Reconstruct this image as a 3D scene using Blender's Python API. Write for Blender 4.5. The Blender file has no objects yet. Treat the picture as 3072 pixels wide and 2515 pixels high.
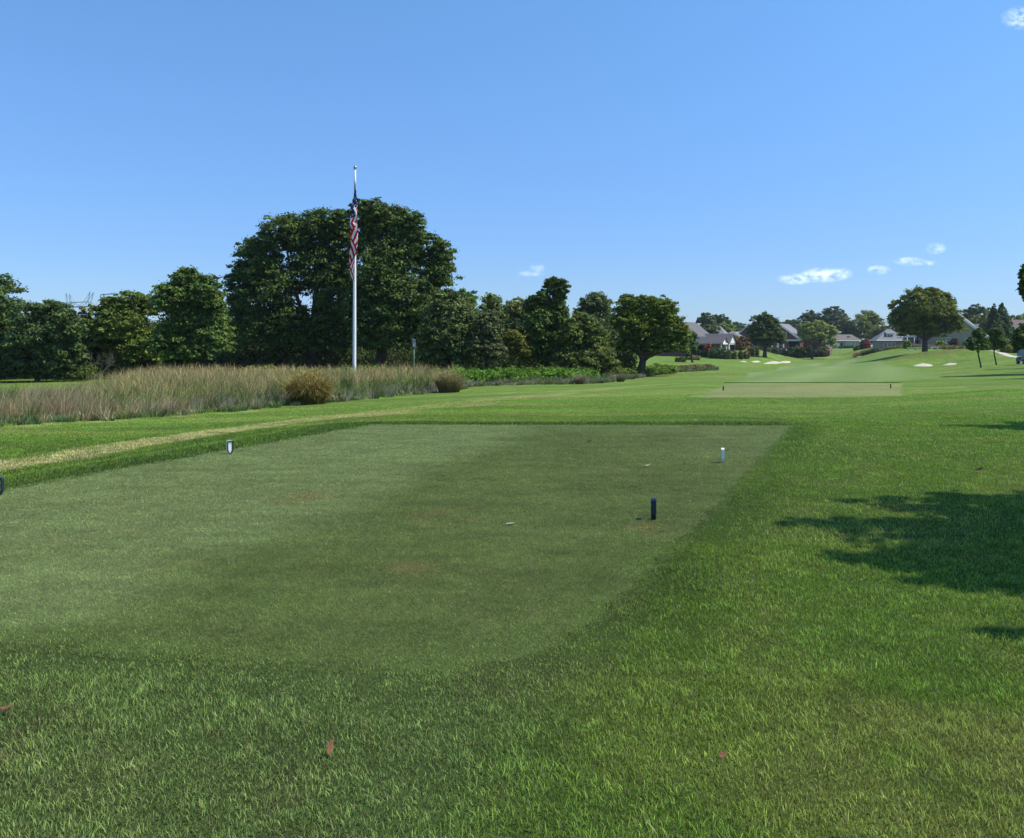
import bpy, math, random
import numpy as np
from mathutils import Vector, Matrix, geometry

S = bpy.context.scene
COL = S.collection
F = 2556.0          # focal length in photo pixels (3072 wide)
CU, HV, EYE = 1536.0, 1040.0, 1.6

# ------------------------------------------------------------------ camera
cd = bpy.data.cameras.new('camera')
cam = bpy.data.objects.new('camera', cd); COL.objects.link(cam)
cam.location = (0, 0, EYE); cam.rotation_euler = (math.radians(90), 0, 0)
cd.sensor_fit = 'HORIZONTAL'; cd.sensor_width = 36.0
cd.lens = 36.0 * F / 3072.0
cd.shift_y = -(1257.5 - HV) / 3072.0
cd.clip_start = 0.1; cd.clip_end = 9000
S.camera = cam

# ------------------------------------------------------------------ light
SUN_ELEV = math.radians(54); SUN_AZ = math.radians(93)     # azimuth measured from +Y towards +X
sv = Vector((math.sin(SUN_AZ) * math.cos(SUN_ELEV), math.cos(SUN_AZ) * math.cos(SUN_ELEV), math.sin(SUN_ELEV)))
sl = bpy.data.lights.new('sun', 'SUN'); sl.energy = 3.6; sl.angle = math.radians(0.53); sl.color = (1.0, 0.955, 0.88)
so = bpy.data.objects.new('sun', sl); COL.objects.link(so)
so.rotation_euler = (-sv).to_track_quat('-Z', 'Y').to_euler()
so.location = sv * 100

W = bpy.data.worlds.new('World'); S.world = W; W.use_nodes = True
wt = W.node_tree; wn = wt.nodes; wl = wt.links; wn.clear()
SKY_STRENGTH = 0.12
def wmath(op, a, b=None, c=None):
    n = wn.new('ShaderNodeMath'); n.operation = op
    for i, v in enumerate((a, b, c)):
        if v is None: continue
        if isinstance(v, (int, float)): n.inputs[i].default_value = v
        else: wl.new(v, n.inputs[i])
    return n.outputs[0]
def build_world():
    out = wn.new('ShaderNodeOutputWorld'); bg = wn.new('ShaderNodeBackground')
    sky = wn.new('ShaderNodeTexSky'); sky.sky_type = 'NISHITA'; sky.sun_disc = False
    sky.sun_elevation = SUN_ELEV; sky.sun_rotation = SUN_AZ
    sky.air_density = 1.0; sky.dust_density = 0.15; sky.ozone_density = 3.0; sky.altitude = 0
    tc = wn.new('ShaderNodeTexCoord'); sep = wn.new('ShaderNodeSeparateXYZ')
    wl.new(tc.outputs['Generated'], sep.inputs[0])
    x, y, z = sep.outputs
    ys = wmath('MAXIMUM', y, 0.05)
    s = wmath('DIVIDE', x, ys); t = wmath('DIVIDE', z, ys)
    comb = wn.new('ShaderNodeCombineXYZ'); wl.new(s, comb.inputs[0]); wl.new(wmath('MULTIPLY', t, 1.7), comb.inputs[1])
    nz = wn.new('ShaderNodeTexNoise'); nz.inputs['Scale'].default_value = 78; nz.inputs['Detail'].default_value = 9; nz.inputs['Roughness'].default_value = 0.58
    wl.new(comb.outputs[0], nz.inputs['Vector'])
    tot = None
    clouds = [(2392, 838, 62, 16, .9), (2470, 826, 66, 22, 1.0), (2520, 822, 36, 18, .85), (2636, 810, 34, 14, .75), (2730, 784, 48, 13, .7), (2768, 788, 30, 9, .5), (2808, 746, 30, 17, .6),
              (2790, 790, 24, 8, .5), (1592, 822, 42, 9, .38), (1612, 805, 22, 15, .38), (3072, 55, 66, 34, .75)]
    for (u, v, ru, rv, a) in clouds:
        du = wmath('DIVIDE', wmath('SUBTRACT', s, (u - CU) / F), ru / F)
        dv = wmath('DIVIDE', wmath('SUBTRACT', t, (HV - v) / F), rv / F)
        # flatter underside than top
        r2 = wmath('ADD', wmath('MULTIPLY', du, du), wmath('MULTIPLY', dv, dv))
        m = wmath('MULTIPLY', wmath('MAXIMUM', wmath('SUBTRACT', 1.25, r2), 0.0), a)
        tot = m if tot is None else wmath('MAXIMUM', tot, m)
    nn = wmath('MULTIPLY', wmath('SUBTRACT', nz.outputs['Fac'], 0.38), 2.5)
    mask = wmath('MULTIPLY', tot, wmath('MAXIMUM', nn, 0.0))
    mask = wmath('MINIMUM', wmath('MULTIPLY', mask, 0.78), 0.74)
    mask = wmath('MULTIPLY', mask, wmath('GREATER_THAN', y, 0.06))
    mix = wn.new('ShaderNodeMix'); mix.data_type = 'RGBA'
    tint = wn.new('ShaderNodeMix'); tint.data_type = 'RGBA'; tint.blend_type = 'MULTIPLY'; tint.inputs['Factor'].default_value = 1.0
    wl.new(sky.outputs[0], tint.inputs['A']); 
    ramp = wn.new('ShaderNodeValToRGB'); el = ramp.color_ramp.elements
    el[0].position = 0.0; el[0].color = (.37, .48, .72, 1); el[1].position = .5; el[1].color = (.66, .97, 1.12, 1)
    e = el.new(.10); e.color = (.425, .56, .80, 1); e = el.new(.26); e.color = (.545, .75, .95, 1)
    wl.new(wmath('MAXIMUM', z, 0.0), ramp.inputs[0]); wl.new(ramp.outputs[0], tint.inputs['B'])
    wl.new(mask, mix.inputs['Factor']); wl.new(tint.outputs['Result'], mix.inputs['A'])
    mix.inputs['B'].default_value = (8.6, 9.4, 10.6, 1)
    wl.new(mix.outputs['Result'], bg.inputs['Color']); bg.inputs['Strength'].default_value = SKY_STRENGTH
    wl.new(bg.outputs[0], out.inputs['Surface'])
build_world()
S.view_settings.view_transform = 'Standard'; S.view_settings.look = 'None'
S.view_settings.exposure = 0.7; S.view_settings.gamma = 1.0; S.view_settings.use_curve_mapping = False
S.cycles.max_bounces = 6; S.cycles.diffuse_bounces = 3; S.cycles.glossy_bounces = 2; S.cycles.transmission_bounces = 4
S.cycles.transparent_max_bounces = 4; S.cycles.volume_bounces = 0
S.cycles.use_adaptive_sampling = True; S.cycles.adaptive_threshold = 0.02

rng = np.random.default_rng(7)

# ------------------------------------------------------------------ numeric helpers
def hash2(ix, iy, seed):
    h = (ix.astype(np.int64) * 374761393 + iy.astype(np.int64) * 668265263 + seed * 1442695041) & 0x7fffffff
    h = ((h ^ (h >> 13)) * 1274126177) & 0x7fffffff
    h = h ^ (h >> 16)
    return (h & 0xffff) / 65535.0
def vnoise(x, y, seed=0):
    x = np.asarray(x, float); y = np.asarray(y, float)
    ix = np.floor(x); iy = np.floor(y); fx = x - ix; fy = y - iy
    fx = fx * fx * (3 - 2 * fx); fy = fy * fy * (3 - 2 * fy)
    a = hash2(ix, iy, seed); b = hash2(ix + 1, iy, seed); c = hash2(ix, iy + 1, seed); d = hash2(ix + 1, iy + 1, seed)
    return (a * (1 - fx) + b * fx) * (1 - fy) + (c * (1 - fx) + d * fx) * fy
def fbm(x, y, seed=0, octv=4):
    v = 0; a = .5; s = 0
    for k in range(octv):
        v = v + a * vnoise(np.asarray(x) * 2 ** k + 17.3 * k, np.asarray(y) * 2 ** k - 9.1 * k, seed + k); s += a; a *= .55
    return v / s
def sstep(a, b, x):
    t = np.clip((np.asarray(x, float) - a) / (b - a), 0, 1); return t * t * (3 - 2 * t)
def lerp(a, b, t):
    t = np.asarray(t)[..., None]; return np.asarray(a) * (1 - t) + np.asarray(b) * t
def poly_inside(px, py, poly):
    inside = np.zeros(px.shape, bool); n = len(poly)
    for i in range(n):
        x1, y1 = poly[i]; x2, y2 = poly[(i + 1) % n]
        c = ((y1 > py) != (y2 > py)) & (px < (x2 - x1) * (py - y1) / ((y2 - y1) if y2 != y1 else 1e-9) + x1)
        inside ^= c
    return inside
def seg_dist(px, py, pts, closed=False):
    d = np.full(np.shape(px), 1e9); n = len(pts)
    for i in range(n if closed else n - 1):
        ax, ay = pts[i][:2]; bx, by = pts[(i + 1) % n][:2]
        dx, dy = bx - ax, by - ay; L = dx * dx + dy * dy + 1e-12
        t = np.clip(((px - ax) * dx + (py - ay) * dy) / L, 0, 1)
        d = np.minimum(d, np.hypot(px - ax - t * dx, py - ay - t * dy))
    return d
def poly_sd(px, py, poly):        # positive outside
    d = seg_dist(px, py, poly, True); return np.where(poly_inside(px, py, poly), -d, d)

def P(u, v, Y):                   # a point of the place from its direction and its distance
    return Vector(((u - CU) / F * Y, Y, EYE - (v - HV) / F * Y))

# ------------------------------------------------------------------ terrain
TEE = [(-2.9, 17.45), (1.0, 17.4), (5.72, 17.25), (3.75, 12.5), (1.85, 7.9), (0.75, 5.35), (0.32, 4.5), (-0.2, 4.12), (-1.2, 4.22), (-2.7, 4.5), (-6.2, 5.0), (-8.6, 5.6), (-5.7, 9.55)]
TEE2 = [(6.75, 31.8), (11.0, 31.9), (14.95, 32.3), (16.9, 36.5), (20.2, 43.8), (15, 44.2), (10.9, 44.0), (9.0, 38.0)]
PLATEAU = [(-3.4, 17.7), (5.9, 17.7), (9, 18), (40, 14), (40, -30), (-40, -30), (-16, 2), (-9.5, 6.0), (-6.1, 9.9)]
CP = [  # direction and distance of ground points: (u, v, Y)
 (0, 1280, 23), (-900, 1290, 22), (350, 1262, 26), (700, 1237, 31), (1000, 1207, 38), (1370, 1172, 50), (1800, 1150, 62), (1922, 1130, 80), (2120, 1112, 100),
 (0, 1150, 70), (300, 1150, 66), (600, 1140, 72), (1000, 1130, 78), (1400, 1120, 84), (1700, 1118, 90), (-900, 1150, 70),
 (0, 1392, 13.7), (350, 1345, 16), (725, 1288, 20), (1090, 1248, 24), (1500, 1197, 33), (1800, 1166, 43),
 (1400, 1258, 21.5), (1800, 1258, 22), (2400, 1256, 22), (1700, 1225, 27), (2050, 1215, 28), (2400, 1205, 30), (2800, 1240, 22),
 (3000, 1250, 20), (3000, 1212, 25), (2900, 1180, 32), (2950, 1140, 48), (2942, 1103, 80), (2989, 1096, 88), (3500, 1150, 40), (3500, 1100, 70),
 (2100, 1192, 32), (2712, 1190, 32.4), (2170, 1150, 44), (2718, 1151, 44), (2400, 1152, 44),
 (2300, 1146, 52), (2000, 1146, 58), (2400, 1120, 90), (2150, 1100, 130), (2400, 1100, 130), (2600, 1104, 115), (2650, 1130, 65),
 (2300, 1093, 190), (2310, 1080, 212), (2450, 1076, 236), (2357, 1072, 255), (2550, 1077, 225), (2400, 1053, 285), (2480, 1054, 285), (2300, 1060, 262),
 (2130, 1068, 200), (2050, 1077, 185), (2077, 1088, 150), (2220, 1066, 205), (2294, 1066, 200), (2380, 1051, 300), (2530, 1045, 320), (2550, 1066, 245),
 (2740, 1100, 116), (2860, 1096, 116), (2820, 1082, 131), (2774, 1061, 150), (2600, 1086, 150), (2690, 1064, 160), (2870, 1057, 150), (2910, 1058, 135), (3050, 1073, 115), (3058, 1095, 84), (3072, 1115, 62),
 (2700, 1044, 200), (2850, 1046, 200), (2620, 1046, 235), (3100, 1050, 180), (3500, 1045, 200),
 (-1000, 1045, 500), (500, 1046, 500), (1536, 1046, 500), (2500, 1042, 500), (3500, 1040, 500),
 (-1500, 1041, 2500), (1536, 1041, 2500), (4500, 1041, 2500)]
_pts = []
for (u, v, Y) in CP:
    p = P(u, v, Y); _pts.append((p.x, p.y, p.z))
for x in (-14, -9): _pts.append((x, 2.5, -0.1))
for (x, y) in ((-4, 3), (0, 3), (4, 3), (-5, 7), (0, 8), (4, 8), (8, 8), (-3, 13), (1, 13), (6, 13), (11, 13), (-2, 17.3), (2, 17.3), (6, 17.3), (9, 17.5), (0, 1.2), (-1, 1.2), (1, 1.2)): _pts.append((x, y, 0.0))
def _st(x, y):
    y = np.maximum(np.asarray(y, float), 1.2)
    return np.clip(np.asarray(x, float) / y, -1.5, 1.5) * 3.0, np.log(y)
_ps, _pt = _st(np.array([p[0] for p in _pts]), np.array([p[1] for p in _pts])); _pz = np.array([p[2] for p in _pts])
def _ker(ds, dt):
    r2 = ds * ds + dt * dt + 1e-9; return 0.5 * r2 * np.log(r2)
_n = len(_pts)
_A = np.zeros((_n + 3, _n + 3)); _A[:_n, :_n] = _ker(_ps[:, None] - _ps[None], _pt[:, None] - _pt[None]) + np.eye(_n) * 2e-3
_A[:_n, _n] = 1; _A[:_n, _n + 1] = _ps; _A[:_n, _n + 2] = _pt; _A[_n:, :_n] = _A[:_n, _n:].T
_w = np.linalg.solve(_A, np.concatenate([_pz, np.zeros(3)]))
# small mounds: (x, y, rx, ry, height)
MOUNDS = []
for (u, Y, rx, ry, h) in ((2232, 216, 4.5, 4.5, .75), (2268, 218, 4.5, 5, .9), (2335, 219, 8, 5.5, 1.0), (2300, 222, 7, 5, .5), (2772, 128, 6.5, 5, .75), (2852, 127, 7, 5, .7), (2810, 132, 7, 5, .7), (2571, 252, 6, 4, .6)):
    MOUNDS.append(((u - CU) / F * Y, Y, rx, ry, h))
def terrain(x, y):
    x = np.asarray(x, float); y = np.asarray(y, float); shp = x.shape
    xf = x.ravel(); yf = y.ravel(); s, t = _st(xf, yf)
    z = _w[_n] + _w[_n + 1] * s + _w[_n + 2] * t
    for i in range(_n): z = z + _w[i] * _ker(s - _ps[i], t - _pt[i])
    for (mx, my, rx, ry, h) in MOUNDS: z = z + h * np.exp(-((xf - mx) / rx) ** 2 - ((yf - my) / ry) ** 2)
    near = (yf < 30) & (np.abs(xf) < 45)
    if near.any():
        w = 1 - sstep(-0.1, 1.7, poly_sd(xf[near], yf[near], PLATEAU)); z[near] = z[near] * (1 - w)
    t2 = (yf > 25) & (yf < 52) & (xf > 0) & (xf < 30)
    if t2.any():
        w = 1 - sstep(0.3, 3.2, poly_sd(xf[t2], yf[t2], TEE2)); z[t2] = z[t2] * (1 - w) - 0.29 * w
    z = np.where(yf < 1.2, np.where(np.abs(xf) < 8, 0, z), z)
    far = sstep(8, 40, np.hypot(xf, yf)); z = z + far * .10 * (fbm(xf * .11, yf * .11, 5, 3) - .5)
    z = np.clip(z, -3.2, 6.0)
    return z.reshape(shp)
def tz(x, y): return float(terrain(np.array([x]), np.array([y]))[0])
def G(u, v, y0=3.0, y1=900.0):    # first ground point met in a direction
    ys = np.geomspace(y0, y1, 900); xs = (u - CU) / F * ys; zs = EYE - (v - HV) / F * ys
    d = zs - terrain(xs, ys); k = np.argmax(d < 0) if (d < 0).any() else len(ys) - 1
    if k == 0: k = 1
    a, b = d[k - 1], d[k]; t = a / (a - b) if a != b else 0
    y = ys[k - 1] * (1 - t) + ys[k] * t; x = (u - CU) / F * y
    return Vector((x, y, tz(x, y)))

# ------------------------------------------------------------------ materials
def mat(name):
    m = bpy.data.materials.new(name); m.use_nodes = True
    nt = m.node_tree; nt.nodes.clear(); return m, nt.nodes, nt.links
def attr_mat(name, rough=.7, spec=.2, transl=0.0, noise=None, bump=None, mul=1.0):
    m, n, l = mat(name); out = n.new('ShaderNodeOutputMaterial'); b = n.new('ShaderNodeBsdfPrincipled')
    a = n.new('ShaderNodeAttribute'); a.attribute_name = 'Col'; c = a.outputs['Color']
    b.inputs['Roughness'].default_value = rough; b.inputs['Specular IOR Level'].default_value = spec
    tc = n.new('ShaderNodeTexCoord')
    for (sc, lo, hi) in (noise or []):
        z = n.new('ShaderNodeTexNoise'); z.inputs['Scale'].default_value = sc; z.inputs['Detail'].default_value = 3; l.new(tc.outputs['Object'], z.inputs['Vector'])
        r = n.new('ShaderNodeMapRange'); r.inputs[1].default_value = .3; r.inputs[2].default_value = .7; r.inputs[3].default_value = lo; r.inputs[4].default_value = hi; l.new(z.outputs['Fac'], r.inputs[0])
        x = n.new('ShaderNodeVectorMath'); x.operation = 'SCALE'; l.new(c, x.inputs[0]); l.new(r.outputs[0], x.inputs['Scale']); c = x.outputs[0]
    l.new(c, b.inputs['Base Color'])
    if bump:
        z = n.new('ShaderNodeTexNoise'); z.inputs['Scale'].default_value = bump[0]; z.inputs['Detail'].default_value = 4; l.new(tc.outputs['Object'], z.inputs['Vector'])
        bp = n.new('ShaderNodeBump'); bp.inputs['Strength'].default_value = bump[1]; bp.inputs['Distance'].default_value = bump[2]; l.new(z.outputs['Fac'], bp.inputs['Height']); l.new(bp.outputs[0], b.inputs['Normal'])
    if transl > 0:
        t = n.new('ShaderNodeBsdfTranslucent'); l.new(c, t.inputs['Color']); mx = n.new('ShaderNodeMixShader'); mx.inputs[0].default_value = transl
        l.new(b.outputs[0], mx.inputs[1]); l.new(t.outputs[0], mx.inputs[2]); l.new(mx.outputs[0], out.inputs[0])
    else: l.new(b.outputs[0], out.inputs[0])
    return m
def plain(name, col, rough=.6, spec=.4, metal=0, var=.12, scale=6.0, bump=0.0):
    m, n, l = mat(name); out = n.new('ShaderNodeOutputMaterial'); b = n.new('ShaderNodeBsdfPrincipled')
    b.inputs['Roughness'].default_value = rough; b.inputs['Specular IOR Level'].default_value = spec; b.inputs['Metallic'].default_value = metal
    tc = n.new('ShaderNodeTexCoord'); z = n.new('ShaderNodeTexNoise'); z.inputs['Scale'].default_value = scale; z.inputs['Detail'].default_value = 5; l.new(tc.outputs['Object'], z.inputs['Vector'])
    r = n.new('ShaderNodeMapRange'); r.inputs[1].default_value = .3; r.inputs[2].default_value = .7; r.inputs[3].default_value = 1 - var; r.inputs[4].default_value = 1 + var; l.new(z.outputs['Fac'], r.inputs[0])
    x = n.new('ShaderNodeVectorMath'); x.operation = 'SCALE'; x.inputs[0].default_value = col; l.new(r.outputs[0], x.inputs['Scale']); l.new(x.outputs[0], b.inputs['Base Color'])
    if bump:
        bp = n.new('ShaderNodeBump'); bp.inputs['Strength'].default_value = bump; l.new(z.outputs['Fac'], bp.inputs['Height']); l.new(bp.outputs[0], b.inputs['Normal'])
    l.new(b.outputs[0], out.inputs[0]); return m
def brick_mat(name, c1, c2, mortar):
    m, n, l = mat(name); out = n.new('ShaderNodeOutputMaterial'); b = n.new('ShaderNodeBsdfPrincipled'); b.inputs['Roughness'].default_value = .85
    tc = n.new('ShaderNodeTexCoord'); mp = n.new('ShaderNodeMapping'); mp.inputs['Rotation'].default_value = (math.radians(90), 0, 0); l.new(tc.outputs['Object'], mp.inputs[0])
    k = n.new('ShaderNodeTexBrick'); k.inputs['Scale'].default_value = 4.5; k.inputs['Color1'].default_value = (*c1, 1); k.inputs['Color2'].default_value = (*c2, 1); k.inputs['Mortar'].default_value = (*mortar, 1); k.inputs['Mortar Size'].default_value = .012
    l.new(mp.outputs[0], k.inputs['Vector']); l.new(k.outputs['Color'], b.inputs['Base Color']); l.new(b.outputs[0], out.inputs[0]); return m
def shingle_mat(name, col):
    m, n, l = mat(name); out = n.new('ShaderNodeOutputMaterial'); b = n.new('ShaderNodeBsdfPrincipled'); b.inputs['Roughness'].default_value = .8; b.inputs['Specular IOR Level'].default_value = .3
    tc = n.new('ShaderNodeTexCoord'); z = n.new('ShaderNodeTexNoise'); z.inputs['Scale'].default_value = 2.2; z.inputs['Detail'].default_value = 6; l.new(tc.outputs['Object'], z.inputs['Vector'])
    w = n.new('ShaderNodeTexWave'); w.bands_direction = 'Z'; w.inputs['Scale'].default_value = 3.2; w.inputs['Distortion'].default_value = .6; l.new(tc.outputs['Object'], w.inputs['Vector'])
    mm = n.new('ShaderNodeMath'); mm.operation = 'MULTIPLY_ADD'; l.new(w.outputs['Fac'], mm.inputs[0]); mm.inputs[1].default_value = .25; l.new(z.outputs['Fac'], mm.inputs[2])
    r = n.new('ShaderNodeMapRange'); r.inputs[1].default_value = .3; r.inputs[2].default_value = .9; r.inputs[3].default_value = .78; r.inputs[4].default_value = 1.2; l.new(mm.outputs[0], r.inputs[0])
    x = n.new('ShaderNodeVectorMath'); x.operation = 'SCALE'; x.inputs[0].default_value = col; l.new(r.outputs[0], x.inputs['Scale']); l.new(x.outputs[0], b.inputs['Base Color'])
    l.new(b.outputs[0], out.inputs[0]); return m

M_GROUND = attr_mat('ground_turf', .9, .08, 0, [(1.3, .86, 1.14), (9, .82, 1.18), (55, .72, 1.28)], (70, .9, .03))
M_SHORT = attr_mat('short_turf', .9, .08, 0, [(1.6, .92, 1.08), (14, .86, 1.14), (90, .7, 1.3)], (120, .7, .012))
M_BLADE = attr_mat('grass_blade', .65, .07, .32)
M_LEAF = attr_mat('leaf', .6, .14, .28)
M_BARK = plain('bark', (.075, .06, .047), .9, .1, 0, .45, 9, .6)
M_BARKG = plain('grey_bark', (.13, .12, .11), .9, .1, 0, .35, 9, .5)
M_SAND = plain('sand', (.47, .41, .32), .95, .05, 0, .1, 1.5)
M_PATH = plain('concrete_path', (.47, .43, .37), .9, .1, 0, .12, 2.0)
M_WHITE = plain('white_paint', (.80, .80, .78), .4, .4, 0, .04)
M_POLE = plain('white_pole_paint', (.80, .81, .83), .32, .5, 0, .03, 2)
M_BALL = plain('finial_metal', (.45, .40, .30), .35, .5, .8, .05)
M_BLACK = plain('black_plastic', (.013, .013, .016), .4, .45, 0, .1)
M_NAVY = plain('navy_plastic', (.012, .02, .05), .35, .5, 0, .1)
M_GREY = plain('galvanised_steel', (.27, .29, .32), .5, .5, .3, .1)
M_BLUEGREY = plain('weathered_steel', (.20, .24, .30), .6, .4, .2, .1)
M_GREENP = plain('green_metal_post', (.10, .19, .14), .5, .4, 0, .1)
M_BRICK = brick_mat('red_brick', (.19, .065, .045), (.15, .05, .036), (.22, .16, .13))
M_BRICKD = brick_mat('brown_brick', (.17, .10, .075), (.13, .075, .06), (.2, .16, .14))
M_STUCCO = plain('beige_stucco', (.36, .285, .215), .9, .1, 0, .08, 1.0)
M_STUCCO2 = plain('grey_beige_brick', (.33, .27, .23), .9, .1, 0, .1, 1.0)
M_ROOFG = shingle_mat('grey_shingle', (.116, .103, .102))
M_ROOFD = shingle_mat('dark_grey_shingle', (.066, .062, .066))
M_ROOFL = shingle_mat('pale_grey_shingle', (.180, .172, .172))
M_ROOFT = shingle_mat('tan_shingle', (.15, .125, .11))
M_ROOFB = shingle_mat('brown_shingle', (.11, .08, .072))
M_TRIM = plain('cream_trim', (.74, .72, .65), .6, .3, 0, .05)
M_GLASS = plain('dark_window_glass', (.03, .036, .045), .08, .6, 0, .15)
M_DARK = plain('dark_interior', (.02, .018, .017), .9, .1, 0, .1)
M_CART = plain('blue_cart_paint', (.02, .055, .14), .25, .5, 0, .05)
M_CARTD = plain('dark_cart_trim', (.02, .022, .028), .6, .3, 0, .1)
M_CARTG = plain('grey_cart_panel', (.30, .36, .42), .5, .4, 0, .05)
M_TYRE = plain('tyre_rubber', (.018, .018, .018), .9, .1, 0, .1)
M_LEAFB = plain('dry_leaf', (.19, .085, .05), .8, .1, 0, .25, 60)
M_LEAFT = plain('tan_leaf', (.40, .31, .20), .8, .1, 0, .2, 60)
M_LEAFD = plain('dark_leaf', (.045, .025, .015), .8, .1, 0, .25, 60)
M_PALE = plain('pale_scrap', (.20, .25, .18), .8, .1, 0, .15, 40)
M_YELLOW = plain('yellow_paint', (.72, .66, .24), .6, .3, 0, .05)
M_STONE = plain('pale_stone', (.60, .55, .48), .9, .1, 0, .1, 3)

# ------------------------------------------------------------------ object helpers
def link(name, me, m, parent=None):
    o = bpy.data.objects.new(name, me); COL.objects.link(o)
    if m is not None: me.materials.append(m)
    if parent is not None: o.parent = parent
    return o
def np_mesh(name, V, Fc, m, parent=None, col=None, smooth=False):
    """one mesh object from arrays; Fc is (n, k)"""
    V = np.asarray(V, np.float32); Fc = np.asarray(Fc, np.int32); k = Fc.shape[1]
    me = bpy.data.meshes.new(name); me.vertices.add(len(V)); me.vertices.foreach_set('co', V.ravel())
    me.loops.add(Fc.size); me.loops.foreach_set('vertex_index', Fc.ravel())
    me.polygons.add(len(Fc)); me.polygons.foreach_set('loop_start', np.arange(0, Fc.size, k, dtype=np.int32))
    me.polygons.foreach_set('loop_total', np.full(len(Fc), k, np.int32))
    if smooth: me.polygons.foreach_set('use_smooth', np.ones(len(Fc), bool))
    if col is not None:
        a = me.color_attributes.new('Col', 'FLOAT_COLOR', 'POINT')
        c = np.ones((len(V), 4), np.float32); c[:, :3] = col; a.data.foreach_set('color', c.ravel())
    me.update(calc_edges=True)
    return link(name, me, m, parent)
def tag(o, label, cat, group=None, kind=None):
    if label: o['label'] = label
    if cat: o['category'] = cat
    if group: o['group'] = group
    if kind: o['kind'] = kind
    return o
def struct(o): o['kind'] = 'structure'; return o
def thing(name, label, cat, loc=(0, 0, 0), rz=0.0, group=None):
    o = bpy.data.objects.new(name, None); COL.objects.link(o); o.location = loc; o.rotation_euler = (0, 0, rz); o.empty_display_size = .2
    return tag(o, label, cat, group)
def dup(root, loc, rz, label, group=None):
    r = root.copy(); COL.objects.link(r); r.location = loc; r.rotation_euler = (0, 0, rz); r['label'] = label
    if group: r['group'] = group
    for ch in list(root.children):
        c = ch.copy(); COL.objects.link(c); c.parent = r
        for g in list(ch.children):
            d = g.copy(); COL.objects.link(d); d.parent = c
    return r
class MB:
    def __init__(s): s.v = []; s.f = []
    def add(s, vs, fs):
        b = len(s.v); s.v += [tuple(v) for v in vs]; s.f += [tuple(i + b for i in f) for f in fs]; return s
    def box(s, c, d, rz=0.0):
        cx, cy, cz = c; hx, hy, hz = d[0] / 2, d[1] / 2, d[2] / 2; co, si = math.cos(rz), math.sin(rz); vs = []
        for z in (-hz, hz):
            for (x, y) in ((-hx, -hy), (hx, -hy), (hx, hy), (-hx, hy)): vs.append((cx + x * co - y * si, cy + x * si + y * co, cz + z))
        return s.add(vs, [(3, 2, 1, 0), (4, 5, 6, 7), (0, 1, 5, 4), (1, 2, 6, 5), (2, 3, 7, 6), (3, 0, 4, 7)])
    def tube(s, pts, rad, n=8, cap=True):
        pts = [Vector(p) for p in pts]; rad = rad if isinstance(rad, (list, tuple)) else [rad] * len(pts); vs = []; fs = []
        for i, p in enumerate(pts):
            d = (pts[min(i + 1, len(pts) - 1)] - pts[max(i - 1, 0)]).normalized()
            a = d.cross(Vector((0.13, 1, 0.07))); a = a.normalized() if a.length > 1e-4 else Vector((1, 0, 0)); b = d.cross(a)
            for k in range(n):
                t = 2 * math.pi * k / n; vs.append(p + (a * math.cos(t) + b * math.sin(t)) * rad[i])
        for i in range(len(pts) - 1):
            for k in range(n): fs.append((i * n + k, i * n + (k + 1) % n, (i + 1) * n + (k + 1) % n, (i + 1) * n + k))
        if cap: fs.append(tuple(range(n - 1, -1, -1))); fs.append(tuple((len(pts) - 1) * n + k for k in range(n)))
        return s.add(vs, fs)
    def prism(s, poly, d):          # closed outline (list of 3d points) pushed along d
        n = len(poly); d = Vector(d); vs = [Vector(p) for p in poly] + [Vector(p) + d for p in poly]
        return s.add(vs, [tuple(range(n - 1, -1, -1)), tuple(range(n, 2 * n))] + [(i, (i + 1) % n, n + (i + 1) % n, n + i) for i in range(n)])
    def sphere(s, c, r, n=12):
        c = Vector(c); vs = [c + Vector((0, 0, -r))]; fs = []; m = n // 2
        for i in range(1, m):
            a = -math.pi / 2 + math.pi * i / m
            for k in range(n): t = 2 * math.pi * k / n; vs.append(c + Vector((math.cos(a) * math.cos(t), math.cos(a) * math.sin(t), math.sin(a))) * r)
        vs.append(c + Vector((0, 0, r)))
        for k in range(n): fs.append((0, 1 + (k + 1) % n, 1 + k)); fs.append((len(vs) - 1, 1 + (m - 2) * n + k, 1 + (m - 2) * n + (k + 1) % n))
        for i in range(m - 2):
            for k in range(n): fs.append((1 + i * n + k, 1 + i * n + (k + 1) % n, 1 + (i + 1) * n + (k + 1) % n, 1 + (i + 1) * n + k))
        return s.add(vs, fs)
    def build(s, name, m, parent=None, smooth=False, mats=None):
        me = bpy.data.meshes.new(name); me.from_pydata(s.v, [], s.f); me.validate(); me.update()
        if smooth: me.polygons.foreach_set('use_smooth', [True] * len(me.polygons))
        return link(name, me, m, parent)

# ------------------------------------------------------------------ ground colour (what the turf itself is: mown, rough, dry, worn)
def toW(pts): return [tuple(G(u, v)[:2]) for (u, v) in pts]
STRAW = toW([(-500, 1450), (0, 1397), (180, 1372), (350, 1342), (540, 1313), (725, 1286), (900, 1263), (1090, 1243), (1300, 1218), (1500, 1196), (1700, 1178), (1850, 1164), (2010, 1152)])
STRAWW = None
DRY = [toW([(1500, 1207), (1300, 1228), (1100, 1250)]), toW([(0, 1284), (250, 1268), (500, 1253), (760, 1234)]),
       toW([(1400, 1188), (1600, 1176), (1800, 1168)])]
C_ROUGH = np.array((.105, .170, .032)); C_ROUGHD = np.array((.066, .118, .026)); C_ROUGHB = np.array((.135, .198, .034))
C_STRAW = np.array((.40, .345, .21)); C_TAN = np.array((.30, .24, .12)); C_BROWN = np.array((.085, .075, .04))
FAIR = None
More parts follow.
